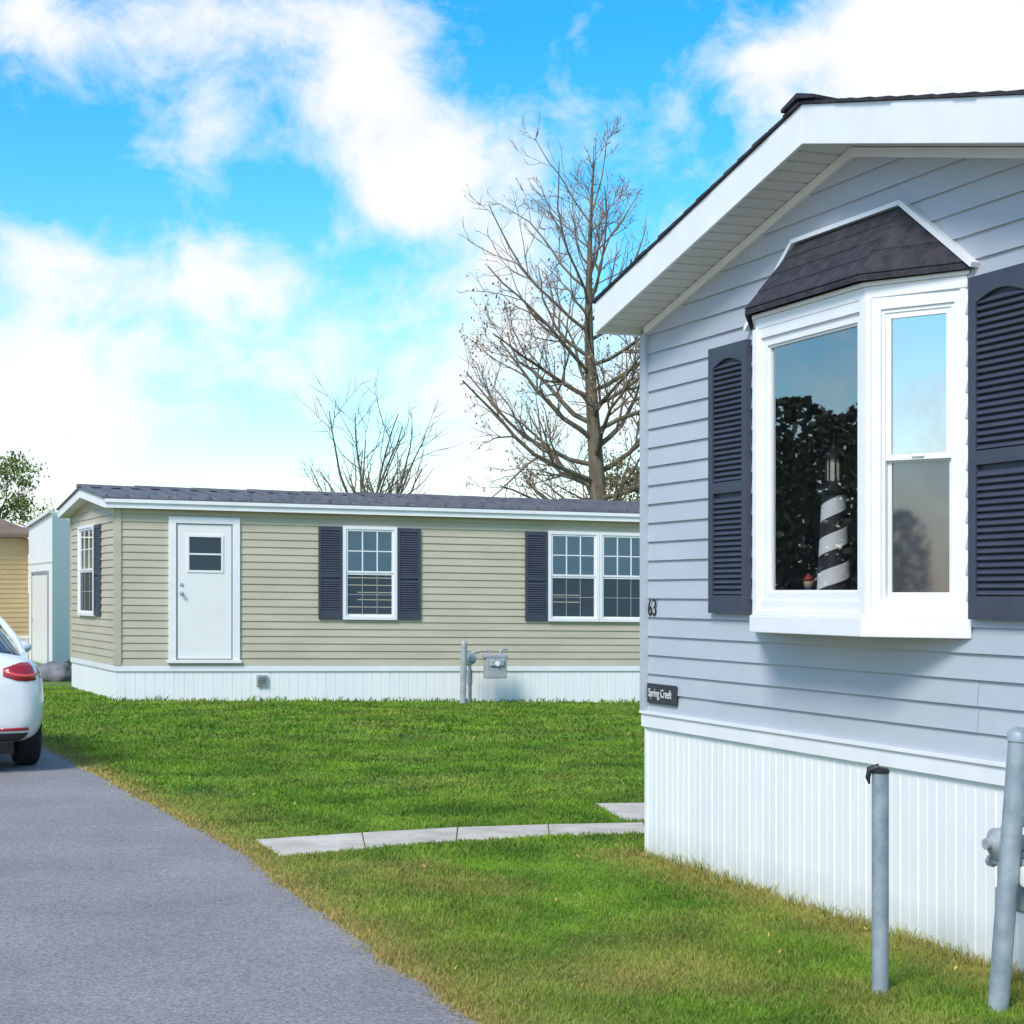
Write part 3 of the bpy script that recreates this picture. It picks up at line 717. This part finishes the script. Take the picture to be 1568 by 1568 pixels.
# ---------------------------------------------------------------- background buildings at left
def px(p,Y): return (p-784)*Y/F
G=root('white_garage',(px(70,38),38,0)); 
A=V((px(44,41.5),41.5,0)); C=V((px(80,38.0),38.0,0)); gfm=Fr(A,(C-A))
Lg=(C-A).length
D2=V((px(113,43),43,0)); gs=Fr(C,(D2-C)); Ls=(D2-C).length
M_gar=mat('garage_paint',(.84,.82,.83),.5,(.88,.86,.87),2)
b=B(); skirting(b,gs,0,Ls,-.05,3.3,M_gar,per=.3,k=3)
P2=gfm.P
b.face([P2(0,0,-.05),P2(Lg,0,-.05),P2(Lg,0,3.32),P2(0,0,3.12)],M_gar)
bk=(D2-C)
b.face([A+V((0,0,-.05)),A+bk+V((0,0,-.05)),A+bk+V((0,0,3.12)),A+V((0,0,3.12))],M_gar)
b.obj('walls',G)
def gu(p):
    k=(p-784)/F; d=gfm.a; return (k*A.y-A.x)/(d.x-k*d.y)
b=B(); ua,ub=gu(50),gu(75)
gfm.box(b,ua,ua+.08,0,.03,0,2.02,MATS['muntin_grey']); gfm.box(b,ub-.08,ub,0,.03,0,2.02,MATS['muntin_grey']); gfm.box(b,ua+.08,ub-.08,0,.02,.03,1.98,M_door); gfm.box(b,ua,ub,0,.035,2.02,2.08,MATS['muntin_grey'])
gfm.box(b,ua+.16,ua+.24,.02,.06,.95,1.0,M_gmet)
gfm.box(b,.0,Lg,.0,.012,2.25,2.29,M_soffit)
b.obj('side_door',G)
b=B()
b.prism([P2(-.1,.08,3.12),P2(Lg+.05,.08,3.33),P2(Lg+.05,.08,3.40),P2(-.1,.08,3.19)],bk,M_trim)
b.obj('roof',G)
T=root('tan_mobile_home',(px(0,43),43,0))
A2=V((px(-420,38),38,0)); C=V((px(43,42.5),42.5,0)); tf=Fr(A2,C-A2); Lt=(C-A2).length; Pt=tf.P
b=B(); siding(b,tf,0,Lt,.55,2.90,.115,M_tan); b.face([Pt(Lt,0,.5),Pt(Lt,-4,.5),Pt(Lt,-4,2.9),Pt(Lt,-2,3.2),Pt(Lt,0,2.9)],M_tan); b.obj('siding',T)
b=B(); skirting(b,tf,0,Lt,-.05,.52,M_skirtb); tf.box(b,0,Lt,0,.03,.5,.56,M_trim); b.obj('skirting',T)
b=B(); b.hexa([Pt(-.2,.25,2.92),Pt(Lt+.2,.25,2.92),Pt(Lt+.2,-2.2,3.42),Pt(-.2,-2.2,3.42),Pt(-.2,.25,3.0),Pt(Lt+.2,.25,3.0),Pt(Lt+.2,-2.2,3.5),Pt(-.2,-2.2,3.5)],M_brownroof)
u=0
while u<Lt:
    b.hexa([Pt(u,.25,3.0),Pt(u+.05,.25,3.0),Pt(u+.05,-2.2,3.5),Pt(u,-2.2,3.5),Pt(u,.25,3.03),Pt(u+.05,.25,3.03),Pt(u+.05,-2.2,3.53),Pt(u,-2.2,3.53)],M_brownroof); u+=.3
b.obj('roof',T)
bm=bmesh.new(); bmesh.ops.create_icosphere(bm,subdivisions=4,radius=1)
for v in bm.verts:
    n_=noise.noise(v.co*1.6)*.22+noise.noise(v.co*5)*.05; v.co=v.co*(1+n_); v.co.x*=.36; v.co.y*=.3; v.co.z*=.25
me=bpy.data.meshes.new('landscape_boulder'); bm.to_mesh(me); bm.free()
for p_ in me.polygons: p_.use_smooth=True
o=bpy.data.objects.new('landscape_boulder',me); o.location=(px(84,32),32,.10); me.materials.append(mat('boulder_rock',(.12,.12,.13),.8,(.24,.24,.26),5,bump=.5,bscale=12)); link(o)
# ---------------------------------------------------------------- trees
def rot_dir(d,ang,az):
    d=d.normalized(); up=V((0,0,1)) if abs(d.z)<.95 else V((1,0,0)); x=d.cross(up).normalized(); y=d.cross(x)
    return (d*math.cos(ang)+(x*math.cos(az)+y*math.sin(az))*math.sin(ang)).normalized()
def grow(b,pos,d,length,r,level,maxl,trop,tips,mt,kids,wig=.16,steps=5,rmin=.0045):
    pts=[pos]; rad=[r]; p=pos.copy(); dirs=[d]
    n=steps if level<maxl else 3
    for i in range(n):
        d=(d+V((random.gauss(0,wig),random.gauss(0,wig),random.gauss(0,wig)+trop))).normalized()
        p=p+d*(length/n); pts.append(p.copy()); dirs.append(d); rad.append(r*(1-.78*(i+1)/n)+.0015)
    sides=6 if r>.05 else (4 if r>.018 else 3)
    b.tube(pts,rad,sides,mt if r<.035 else M_bark,cap=False)
    tips.append((p.copy(),level))
    if level<maxl:
        k=kids[level]
        for j in range(k):
            t=random.uniform(.2,.97) ; i=min(n-1,int(t*n)); f=t*n-i
            q=pts[i].lerp(pts[i+1],f); rr=rad[i]+(rad[i+1]-rad[i])*f
            nd=rot_dir(dirs[i+1],random.uniform(.4,.9),random.uniform(0,6.283))
            grow(b,q,nd,length*random.uniform(.32,.58)*(1.15-.5*t),max(rmin,rr*.58),level+1,maxl,trop,tips,mt,kids,wig,steps,rmin)
random.seed(21)
TY=40.0; TX=px(915,TY)
TR=root('bare_tree',(TX,TY,-.2)); b=B(); tips=[]
tr=[];rd=[]
Ht=12.0
for i in range(25):
    t=i/24; z=-.3+t*Ht
    tr.append(V((TX-.15*t+.10*math.sin(t*7),TY+.1*math.sin(t*5),z))); rd.append(.31*(1-t)**1.15+.010 if t>.03 else .37)
b.tube(tr,rd,10,M_bark,cap=False)
def trunkat(z):
    t=(z+.3)/Ht*24; i=min(23,int(t)); f=t-i; return tr[i].lerp(tr[i+1],f),rd[i]+(rd[i+1]-rd[i])*f
nl=42
for k in range(nl):
    t=(k+.5)/nl; z=2.7+t*(Ht-4.1)
    q,rr=trunkat(z); az=k*2.399+random.uniform(-.5,.5)
    el=math.radians(2+random.uniform(-14,14)+52*t)
    prof=.72+.28*math.sin(math.pi*min(1,t*1.4)) if t<.6 else .82-1.0*(t-.6)
    Ls_=4.4*prof*random.uniform(.6,1.08)
    d=V((math.cos(az)*math.cos(el),math.sin(az)*math.cos(el),math.sin(el)))
    grow(b,q,d,Ls_,max(.02,min(.065,rr*.40)),0,3,.062,tips,M_twig,[8,5,2] if t<.45 else [6,4,1],wig=.14,steps=7,rmin=.0065)
b.obj('trunk_and_branches',TR)
M_rl=mat('russet_leaf',(.20,.09,.045),.8,(.38,.23,.11),2)
def leaves(tips,n,s0,s1,mt,name,parent,filt=None):
    b=B()
    c=[t for t in tips if filt is None or filt(t)]
    for i in range(n):
        p=random.choice(c)[0]+V((random.gauss(0,.06),random.gauss(0,.06),random.gauss(0,.06)-.03))
        s=random.uniform(s0,s1); a=V((random.gauss(0,1),random.gauss(0,1),random.gauss(0,1))).normalized(); c2=a.orthogonal().normalized()
        b.face([p-a*s,p-c2*s*.6,p+a*s,p+c2*s*.6],mt)
    b.obj(name,parent)
leaves(tips,2000,.022,.052,M_rl,'leaves',TR,lambda t: t[0].z<9.2 )
random.seed(5)
SY=44; SX=px(562,SY)
TS=root('bare_tree',(SX,SY,-.2)); b=B(); tips=[]
b.tube([V((SX,SY,-.3)),V((SX+.03,SY,1.6)),V((SX,SY,2.6))],[.2,.16,.10],8,M_bark,cap=False)
for k in range(14):
    az=k*2.399; tilt=random.uniform(.1,.8); d=V((math.cos(az)*math.sin(tilt),math.sin(az)*math.sin(tilt)*.6,math.cos(tilt)))
    grow(b,V((SX,SY,random.uniform(1.7,2.7))),d,random.uniform(2.5,3.7),.045,0,2,.045,tips,M_bark,[7,3],wig=.09,steps=7,rmin=.007)
b.obj('trunk_and_branches',TS)
def leafy(name,x,y,h,w,zb_,seed,c1,c2,nclump=70,npl=70,ls=.09):
    random.seed(seed); R=root(name,(x,y,0)); b=B(); tips=[]
    b.tube([V((x,y,-.3)),V((x+.1,y,h*.35)),V((x,y,h*.8))],[w*.05,w*.035,.02],8,M_bark,cap=False)
    for k in range(14):
        q=V((x,y,zb_+(h*.7-zb_)*random.random())); az=k*2.4; grow(b,q,V((math.cos(az),math.sin(az),.7)).normalized(),w*.45,.03*w/3,0,1,.03,tips,M_bark,[5])
    b.obj('trunk_and_limbs',R)
    b=B(); ml=mat(name+'_leaf_%d'%seed,c1,.7,c2,1.5)
    for i in range(nclump):
        t=random.random()**.8; z=zb_+(h-zb_)*t; rr=w*.5*math.sqrt(max(.05,1-(abs(t-.38)/.66)**2))*random.random()**.5; az=random.uniform(0,6.283)
        c=V((x+rr*math.cos(az),y+rr*math.sin(az),z)); cr=random.uniform(.25,.5)*w*.16
        for j in range(npl):
            p=c+V((random.gauss(0,cr),random.gauss(0,cr),random.gauss(0,cr*.8))); s=ls*random.uniform(.5,1.2)
            a=V((random.gauss(0,1),random.gauss(0,1),random.gauss(0,1))).normalized(); c2_=a.orthogonal().normalized()
            b.face([p-a*s,p-c2_*s*.55,p+a*s,p+c2_*s*.55],ml)
    b.obj('foliage',R)
leafy('leafy_tree',px(-2,62),62,6.4,3.5,1.5,3,(.07,.11,.018),(.18,.23,.04),90,60,.07)
leafy('autumn_shrub',px(958,47),47,5.1,2.8,.6,4,(.12,.11,.03),(.28,.22,.07),70,80,.06)
random.seed(9); xx=px(80,70); TD=root('bare_tree',(xx,70,0)); b=B(); tips=[]
b.tube([V((xx,70,-.3)),V((xx,70,3.2))],[.15,.08],6,M_bark,cap=False)
for k in range(8):
    az=k*2.4; grow(b,V((xx,70,2.4+k*.1)),V((math.cos(az)*.5,math.sin(az)*.5,.85)).normalized(),2.3,.04,0,2,.03,tips,M_twig,[6,4])
b.obj('trunk_and_branches',TD); leaves(tips,300,.03,.06,mat('yellow_leaf',(.22,.24,.05),.8),'leaves',TD)
def treerow(name,p0,p1,n,hh,seed,cnt=900,ls=(.16,.36),zlo=.0):
    random.seed(seed); b=B(); ml=mat('distant_foliage',(.03,.036,.018),.9,(.06,.065,.035),.25)
    p0=V(p0);p1=V(p1)
    for i in range(n):
        c=p0.lerp(p1,(i+random.random())/n)+V((random.uniform(-4,4),random.uniform(-4,4),0)); h=hh*random.uniform(.7,1.15); w=h*random.uniform(.6,.85)
        b.tube([c,c+V((0,0,h*.7))],[.3,.1],5,M_bark,cap=False)
        for j in range(cnt):
            t=random.random(); z=h*(zlo+(1-zlo)*t); r=w*.5*math.sqrt(max(.02,1-(abs(t-.35)/.66)**2))*random.random()**.4; a=random.uniform(0,6.283)
            p=c+V((r*math.cos(a),r*math.sin(a),z)); s=random.uniform(*ls)
            u=V((random.gauss(0,1),random.gauss(0,1),random.gauss(0,1))).normalized(); v=u.orthogonal().normalized()
            b.face([p-u*s,p-v*s*.7,p+u*s,p+v*s*.7],ml)
    b.obj(name)
treerow('distant_tree_row',(-122,35,0),(-75,105,0),30,13.5,31,1900,(.2,.42))
treerow('distant_tree_row',(20,-85,0),(95,-60,0),11,11,32,170,(.1,.25),.2)
treerow('distant_tree_row',(-110,-80,0),(-115,40,0),16,9,33,600)
# ---------------------------------------------------------------- car
def car():
    a_=math.radians(22); h=V((-math.sin(a_),math.cos(a_),0)); r=V((h.y,-h.x,0)); c=V((-5.82,17.5,0))
    R=bpy.data.objects.new('parked_car',None); scene.collection.objects.link(R)
    R.matrix_world=Matrix(((h.x,r.x,0,c.x),(h.y,r.y,0,c.y),(0,0,1,.006),(0,0,0,1)))
    def add(o): scene.collection.objects.link(o); o.parent=R
    def mesh(name,vs,fs,mt,smooth=True,sub=0):
        me=bpy.data.meshes.new(name); me.from_pydata(vs,[],fs); me.materials.append(mt)
        if smooth: me.polygons.foreach_set('use_smooth',[True]*len(fs))
        bm=bmesh.new(); bm.from_mesh(me); bmesh.ops.recalc_face_normals(bm,faces=bm.faces); bm.to_mesh(me); bm.free()
        o=bpy.data.objects.new(name,me); add(o)
        if sub: m=o.modifiers.new('s','SUBSURF'); m.levels=sub; m.render_levels=sub
        return o
    paint=mat('white_car_paint',(.80,.81,.82),.22,coat=.8); dark=mat('car_dark_trim',(.02,.02,.022),.5)
    glass=mat('car_glass',(.012,.015,.018),.05,spec=.9); tyre=mat('tyre_rubber',(.018,.018,.02),.8,(.03,.03,.032),30); rim=mat('wheel_rim',(.10,.10,.11),.35,metal=.8)
    S=[(-2.36,.60,.42,.60,.80,.86),(-2.33,.76,.34,.58,.88,.97),(-2.22,.86,.27,.60,.97,1.10),(-2.0,.905,.24,.60,.98,1.09),(-1.45,.925,.22,.62,.97,1.04),(-.8,.92,.18,.60,.93,.98),(0,.915,.17,.58,.90,.95),(.8,.915,.17,.57,.88,.93),(1.2,.92,.19,.57,.87,.93),(1.6,.91,.20,.57,.83,.87),(2.0,.85,.22,.52,.74,.78),(2.22,.72,.26,.48,.64,.68),(2.33,.52,.32,.45,.56,.60)]
    vs=[];fs=[]
    def ringp(x,w,zb,zm,zs,zt):
        half=[(0,zb),(w*.6,zb),(w*.9,zb+.03),(w*.985,(zb+zm)/2),(w,zm),(w*.985,(zm+zs)/2+.04),(w*.93,zs),(w*.78,zs+(zt-zs)*.6),(w*.4,zt),(0,zt)]
        full=half+[(-y,z) for y,z in half[-2:0:-1]]
        return [(x,y,z) for y,z in full]
    n=None
    for s in S:
        rg=ringp(*s); n=len(rg); vs+=rg
    for i in range(len(S)-1):
        for j in range(n): k=(j+1)%n; fs.append((i*n+j,i*n+k,(i+1)*n+k,(i+1)*n+j))
    fs.append(tuple(range(n))); fs.append(tuple((len(S)-1)*n+j for j in range(n)))
    body=mesh('body',vs,fs,paint,sub=2)
    cuts=[]
    for wx in (-1.43,1.45):
        for sy in (-1,1):
            bm=bmesh.new(); bmesh.ops.create_cone(bm,cap_ends=True,segments=40,radius1=.375,radius2=.375,depth=.5,matrix=Matrix.Translation((wx,sy*.90,.335))@Matrix.Rotation(math.pi/2,4,'X'))
            me=bpy.data.meshes.new('cut'); bm.to_mesh(me); bm.free(); o=bpy.data.objects.new('cut',me); add(o); cuts.append(o)
            m=body.modifiers.new('b','BOOLEAN'); m.object=o; m.operation='DIFFERENCE'; m.solver='EXACT'
    bpy.context.view_layer.update()
    dg=bpy.context.evaluated_depsgraph_get(); nm=bpy.data.meshes.new_from_object(body.evaluated_get(dg)); body.modifiers.clear(); body.data=nm
    for o in cuts: bpy.data.objects.remove(o,do_unlink=True)
    for p_ in nm.polygons: p_.use_smooth=True
    m=body.modifiers.new('es','EDGE_SPLIT'); m.split_angle=math.radians(40)
    S=[(-2.05,.60,1.02,1.05),(-1.6,.66,1.0,1.19),(-1.0,.70,.96,1.36),(-.3,.71,.94,1.44),(.35,.70,.92,1.42),(.9,.68,.90,1.22),(1.45,.62,.88,.92)]
    vs=[];fs=[]
    for x,w,zb,zt in S:
        half=[(0,zb-.06),(w+.12,zb-.06),(w+.10,zb+.02),(w*.93+.03,zb+(zt-zb)*.65),(w*.78,zt-.03),(w*.4,zt),(0,zt+.005)]
        full=half+[(-y,z) for y,z in half[-2:0:-1]]; n=len(full); vs+=[(x,y,z) for y,z in full]
    for i in range(len(S)-1):
        for j in range(n): k=(j+1)%n; fs.append((i*n+j,i*n+k,(i+1)*n+k,(i+1)*n+j))
    fs.append(tuple(range(n))); fs.append(tuple((len(S)-1)*n+j for j in range(n)))
    mesh('glasshouse',vs,fs,glass,sub=2)
    for sy in (-1,1):
        b=B(); b.tube([(-1.95,sy*.72,1.045),(-1.5,sy*.70,1.17),(-1.0,sy*.63,1.325),(-.3,sy*.60,1.405),(.35,sy*.595,1.39),(.9,sy*.63,1.215),(1.4,sy*.70,.95)],[.03,.035,.03,.025,.025,.025,.03],8,paint)
        b.tube([(-.35,sy*.605,1.40),(-.25,sy*.80,.97)],.022,6,dark)
        me=bpy.data.meshes.new('roof_rail'); me.from_pydata(b.v,[],b.f); 
        for mt in b.mats: me.materials.append(mt)
        me.polygons.foreach_set('material_index',b.mi); o=bpy.data.objects.new('roof_rail',me); add(o)
        bm=bmesh.new(); bmesh.ops.create_uvsphere(bm,u_segments=16,v_segments=10,radius=1,matrix=Matrix.Translation((.72,sy*1.0,1.03))@Matrix.Diagonal((.07,.11,.065,1)))
        me=bpy.data.meshes.new('mirror'); bm.to_mesh(me); bm.free(); me.materials.append(paint)
        for p_ in me.polygons: p_.use_smooth=True
        add(bpy.data.objects.new('mirror',me))
        b=B(); b.tube([(.74,sy*.84,.95),(.72,sy*.93,1.0)],.02,6,dark); me=bpy.data.meshes.new('mirror_arm'); me.from_pydata(b.v,[],b.f); me.materials.append(dark); add(bpy.data.objects.new('mirror_arm',me))
    from mathutils.bvhtree import BVHTree
    bv=BVHTree.FromPolygons([v.co[:] for v in nm.vertices],[p_.vertices[:] for p_ in nm.polygons])
    def patch(name,pts,ny,nz,mt,off=.006):
        vs=[];fs=[]
        for (tx,ty,zl,zh) in pts:
            for k in range(nz+1):
                z=zl+(zh-zl)*k/nz
                o=V((tx-1.2,ty*2.0,z)) if abs(ty)>.5 else V((tx-2,ty,z)); tgt=V((tx+.6,ty*.5,z)) if abs(ty)>.5 else V((tx+1,ty,z))
                d=(tgt-o).normalized(); hit,nn,_,_=bv.ray_cast(o,d)
                if hit is None: hit=V((tx,ty,z)); nn=-d
                p=hit-d*off; vs.append(tuple(p))
        m=len(pts)
        for i in range(m-1):
            for k in range(nz): fs.append((i*(nz+1)+k,(i+1)*(nz+1)+k,(i+1)*(nz+1)+k+1,i*(nz+1)+k+1))
        o=mesh(name,vs,fs,mt); sd=o.modifiers.new('sol','SOLIDIFY'); sd.thickness=.006; sd.offset=0
    red=mat('tail_lamp_red',(.35,.01,.015),.12,coat=1); redl=mat('tail_lamp_bright',(.75,.08,.06),.15,coat=1); 
    for sy in (-1,1):
        P_=[(-2.33,sy*.50,.87,.935),(-2.32,sy*.60,.83,.965),(-2.30,sy*.68,.82,.985),(-2.26,sy*.76,.825,.985),(-2.15,sy*.84,.845,.975),(-2.02,sy*.88,.88,.955)]
        patch('tail_lamp',P_,0,4,red)
        patch('tail_lamp_inner',[(a,y_,z0_+.035,z0_+.06) for a,y_,z0_,z1_ in P_[:5]],0,2,redl,off=.012)
        patch('reflector',[(-2.3,sy*y_,.385,.41) for y_ in (.45,.55,.65,.72)],0,1,red,off=.01)
    patch('lower_bumper',[(-2.3,y_,.25,.36) for y_ in (-.74,-.62,-.5,-.3,-.1,.1,.3,.5,.62,.74)],0,3,dark,off=.008)
    patch('licence_plate',[(-2.3,y_,.62,.76) for y_ in (-.2,0,.2)],0,2,mat('plate',(.6,.6,.6),.4),off=.012)
    b=B(); f=Fr((0,0,0),(1,0),(0,1)); f.box(b,-2.1,2.1,-.62,.62,.16,.34,dark); me=bpy.data.meshes.new('underbody'); me.from_pydata(b.v,[],b.f); me.materials.append(dark); add(bpy.data.objects.new('underbody',me))
    for wx in (-1.43,1.45):
        for sy in (-1,1):
            b=B(); cc=V((wx,sy*.80,.335)); ax=V((0,sy,0))
            b.lathe(cc,ax,[(-.115,.22),(-.115,.30),(-.09,.328),(-.05,.335),(.05,.335),(.09,.328),(.11,.30),(.11,.235),(.09,.225)],40,tyre)
            b.lathe(cc,ax,[(.0,.2),(.07,.228),(.10,.232),(.10,.215),(.06,.2),(.055,.05),(.085,.04),(.085,.001)],40,rim)
            for k in range(10):
                a=k*math.pi/5; e=V((math.cos(a),0,math.sin(a))); b.tube([cc+ax*.075+e*.04,cc+ax*.09+e*.215],[.02,.014],6,rim)
            me=bpy.data.meshes.new('wheel'); me.from_pydata(b.v,[],b.f)
            for mt in b.mats: me.materials.append(mt)
            me.polygons.foreach_set('material_index',b.mi); me.polygons.foreach_set('use_smooth',[True]*len(b.f)); o=bpy.data.objects.new('wheel',me); add(o)
            m_=o.modifiers.new('es','EDGE_SPLIT'); m_.split_angle=math.radians(35)
car()
# ---------------------------------------------------------------- world
w=bpy.data.worlds.new('World'); scene.world=w; w.use_nodes=True; nt=w.node_tree; N=nt.nodes; L=nt.links; N.clear()
out=N.new('ShaderNodeOutputWorld'); bg=N.new('ShaderNodeBackground'); L.new(bg.outputs[0],out.inputs[0])
SUN_EL=44; sunv=V((-.42,-.76,0)).normalized()
sky=N.new('ShaderNodeTexSky'); sky.sky_type='NISHITA'; sky.sun_disc=False; sky.sun_elevation=math.radians(SUN_EL)
sky.sun_rotation=math.atan2(sunv.x,sunv.y); sky.air_density=1.0; sky.dust_density=.6; sky.ozone_density=2.0
STR=.12
bg.inputs['Strength'].default_value=STR
def math_(op,a,b=None,clamp=False):
    n=N.new('ShaderNodeMath'); n.operation=op; n.use_clamp=clamp
    for i,v in enumerate((a,b)):
        if v is None: continue
        if isinstance(v,(int,float)): n.inputs[i].default_value=v
        else: L.new(v,n.inputs[i])
    return n.outputs[0]
tc=N.new('ShaderNodeTexCoord'); sp=N.new('ShaderNodeSeparateXYZ'); L.new(tc.outputs['Generated'],sp.inputs[0])
az=math_('ARCTAN2',sp.outputs['X'],sp.outputs['Y']); el=math_('ARCSINE',sp.outputs['Z'])
mp=N.new('ShaderNodeMapping'); mp.inputs['Scale'].default_value=(1,1,1.2); L.new(tc.outputs['Generated'],mp.inputs['Vector'])
def nz(scale,det,rough,dist,loc=(0,0,0)):
    n=N.new('ShaderNodeTexNoise'); n.inputs['Scale'].default_value=scale; n.inputs['Detail'].default_value=det; n.inputs['Roughness'].default_value=rough; n.inputs['Distortion'].default_value=dist
    m=N.new('ShaderNodeMapping'); m.inputs['Location'].default_value=loc; L.new(mp.outputs[0],m.inputs['Vector']); L.new(m.outputs[0],n.inputs['Vector']); return n.outputs['Fac']
nA=nz(19,7,.60,.25,(2,1,3))
blobs=[(50,25,130,60,.7),(420,20,180,55,.5),(560,120,100,110,.65),(620,290,90,60,.9),(330,150,70,80,.35),(40,420,80,70,.55),(330,440,170,50,.55),(130,560,150,70,.65),(330,560,120,60,.35),(60,660,180,70,.8),(560,520,90,70,.2),(720,400,110,200,.45),(860,600,200,120,.4),(1480,50,210,110,1.4),(1170,85,80,30,.6),(1250,200,150,90,.35),(700,220,80,70,.35),
 (10,220,140,75,-.75),(150,300,160,50,-.3),(440,285,90,50,-.5),(940,50,170,90,-.35),(760,70,90,70,-.3),(380,690,220,50,-.35)]
dens=None
for (bx_,by_,rx,ry,wt) in blobs:
    a=math.atan((bx_-784)/F); e=math.atan((HOR-by_)/F*math.cos(a))
    dx=math_('DIVIDE',math_('SUBTRACT',az,a),rx/F); dy=math_('DIVIDE',math_('SUBTRACT',el,e),ry/F)
    d2=math_('ADD',math_('MULTIPLY',dx,dx),math_('MULTIPLY',dy,dy))
    g=math_('MULTIPLY',math_('EXPONENT',math_('MULTIPLY',d2,-1.0)),wt)
    dens=g if dens is None else math_('ADD',dens,g)
dens=math_('ADD',dens,.13)
dens=math_('ADD',dens,math_('MULTIPLY',math_('SUBTRACT',nA,.5),2.3))
hz=math_('MULTIPLY',math_('EXPONENT',math_('MULTIPLY',math_('ABSOLUTE',el),-9.0)),.20)
dens=math_('ADD',dens,hz,clamp=True)
sms=N.new('ShaderNodeMapRange'); sms.interpolation_type='SMOOTHSTEP'; L.new(dens,sms.inputs['Value']); sms.inputs['From Min'].default_value=-.15; sms.inputs['From Max'].default_value=1.0; sms.inputs['To Min'].default_value=.0; sms.inputs['To Max'].default_value=.98
hs=N.new('ShaderNodeHueSaturation'); hs.inputs['Hue'].default_value=.488; hs.inputs['Saturation'].default_value=1.6; hs.inputs['Value'].default_value=1.85; L.new(sky.outputs[0],hs.inputs['Color'])
cm=N.new('ShaderNodeMix'); cm.data_type='RGBA'; L.new(sms.outputs[0],cm.inputs['Factor']); L.new(hs.outputs[0],cm.inputs[6]); cm.inputs[7].default_value=(1.02/STR,1.02/STR,1.02/STR,1)
L.new(cm.outputs[2],bg.inputs['Color'])
w.cycles.sampling_method='MANUAL'; w.cycles.sample_map_resolution=512
# sun
sd=bpy.data.lights.new('sun','SUN'); sd.energy=3.4; sd.angle=math.radians(20); sd.color=(1,.95,.88)
so=bpy.data.objects.new('sun',sd); scene.collection.objects.link(so)
dv_=-V((sunv.x*math.cos(math.radians(SUN_EL)),sunv.y*math.cos(math.radians(SUN_EL)),math.sin(math.radians(SUN_EL))))
so.rotation_euler=dv_.to_track_quat('-Z','Y').to_euler(); so.location=(0,-10,20)
# camera
cd=bpy.data.cameras.new('camera'); cam=bpy.data.objects.new('camera',cd); scene.collection.objects.link(cam)
cam.location=(0,0,CAMZ); cam.rotation_euler=(math.radians(90),0,0); cd.sensor_width=36; cd.lens=36*F/1568; cd.shift_y=(HOR-784)/1568; cd.clip_end=3000; cd.clip_start=.1
scene.camera=cam
scene.view_settings.view_transform='Standard'; scene.view_settings.look='None'; scene.view_settings.exposure=0
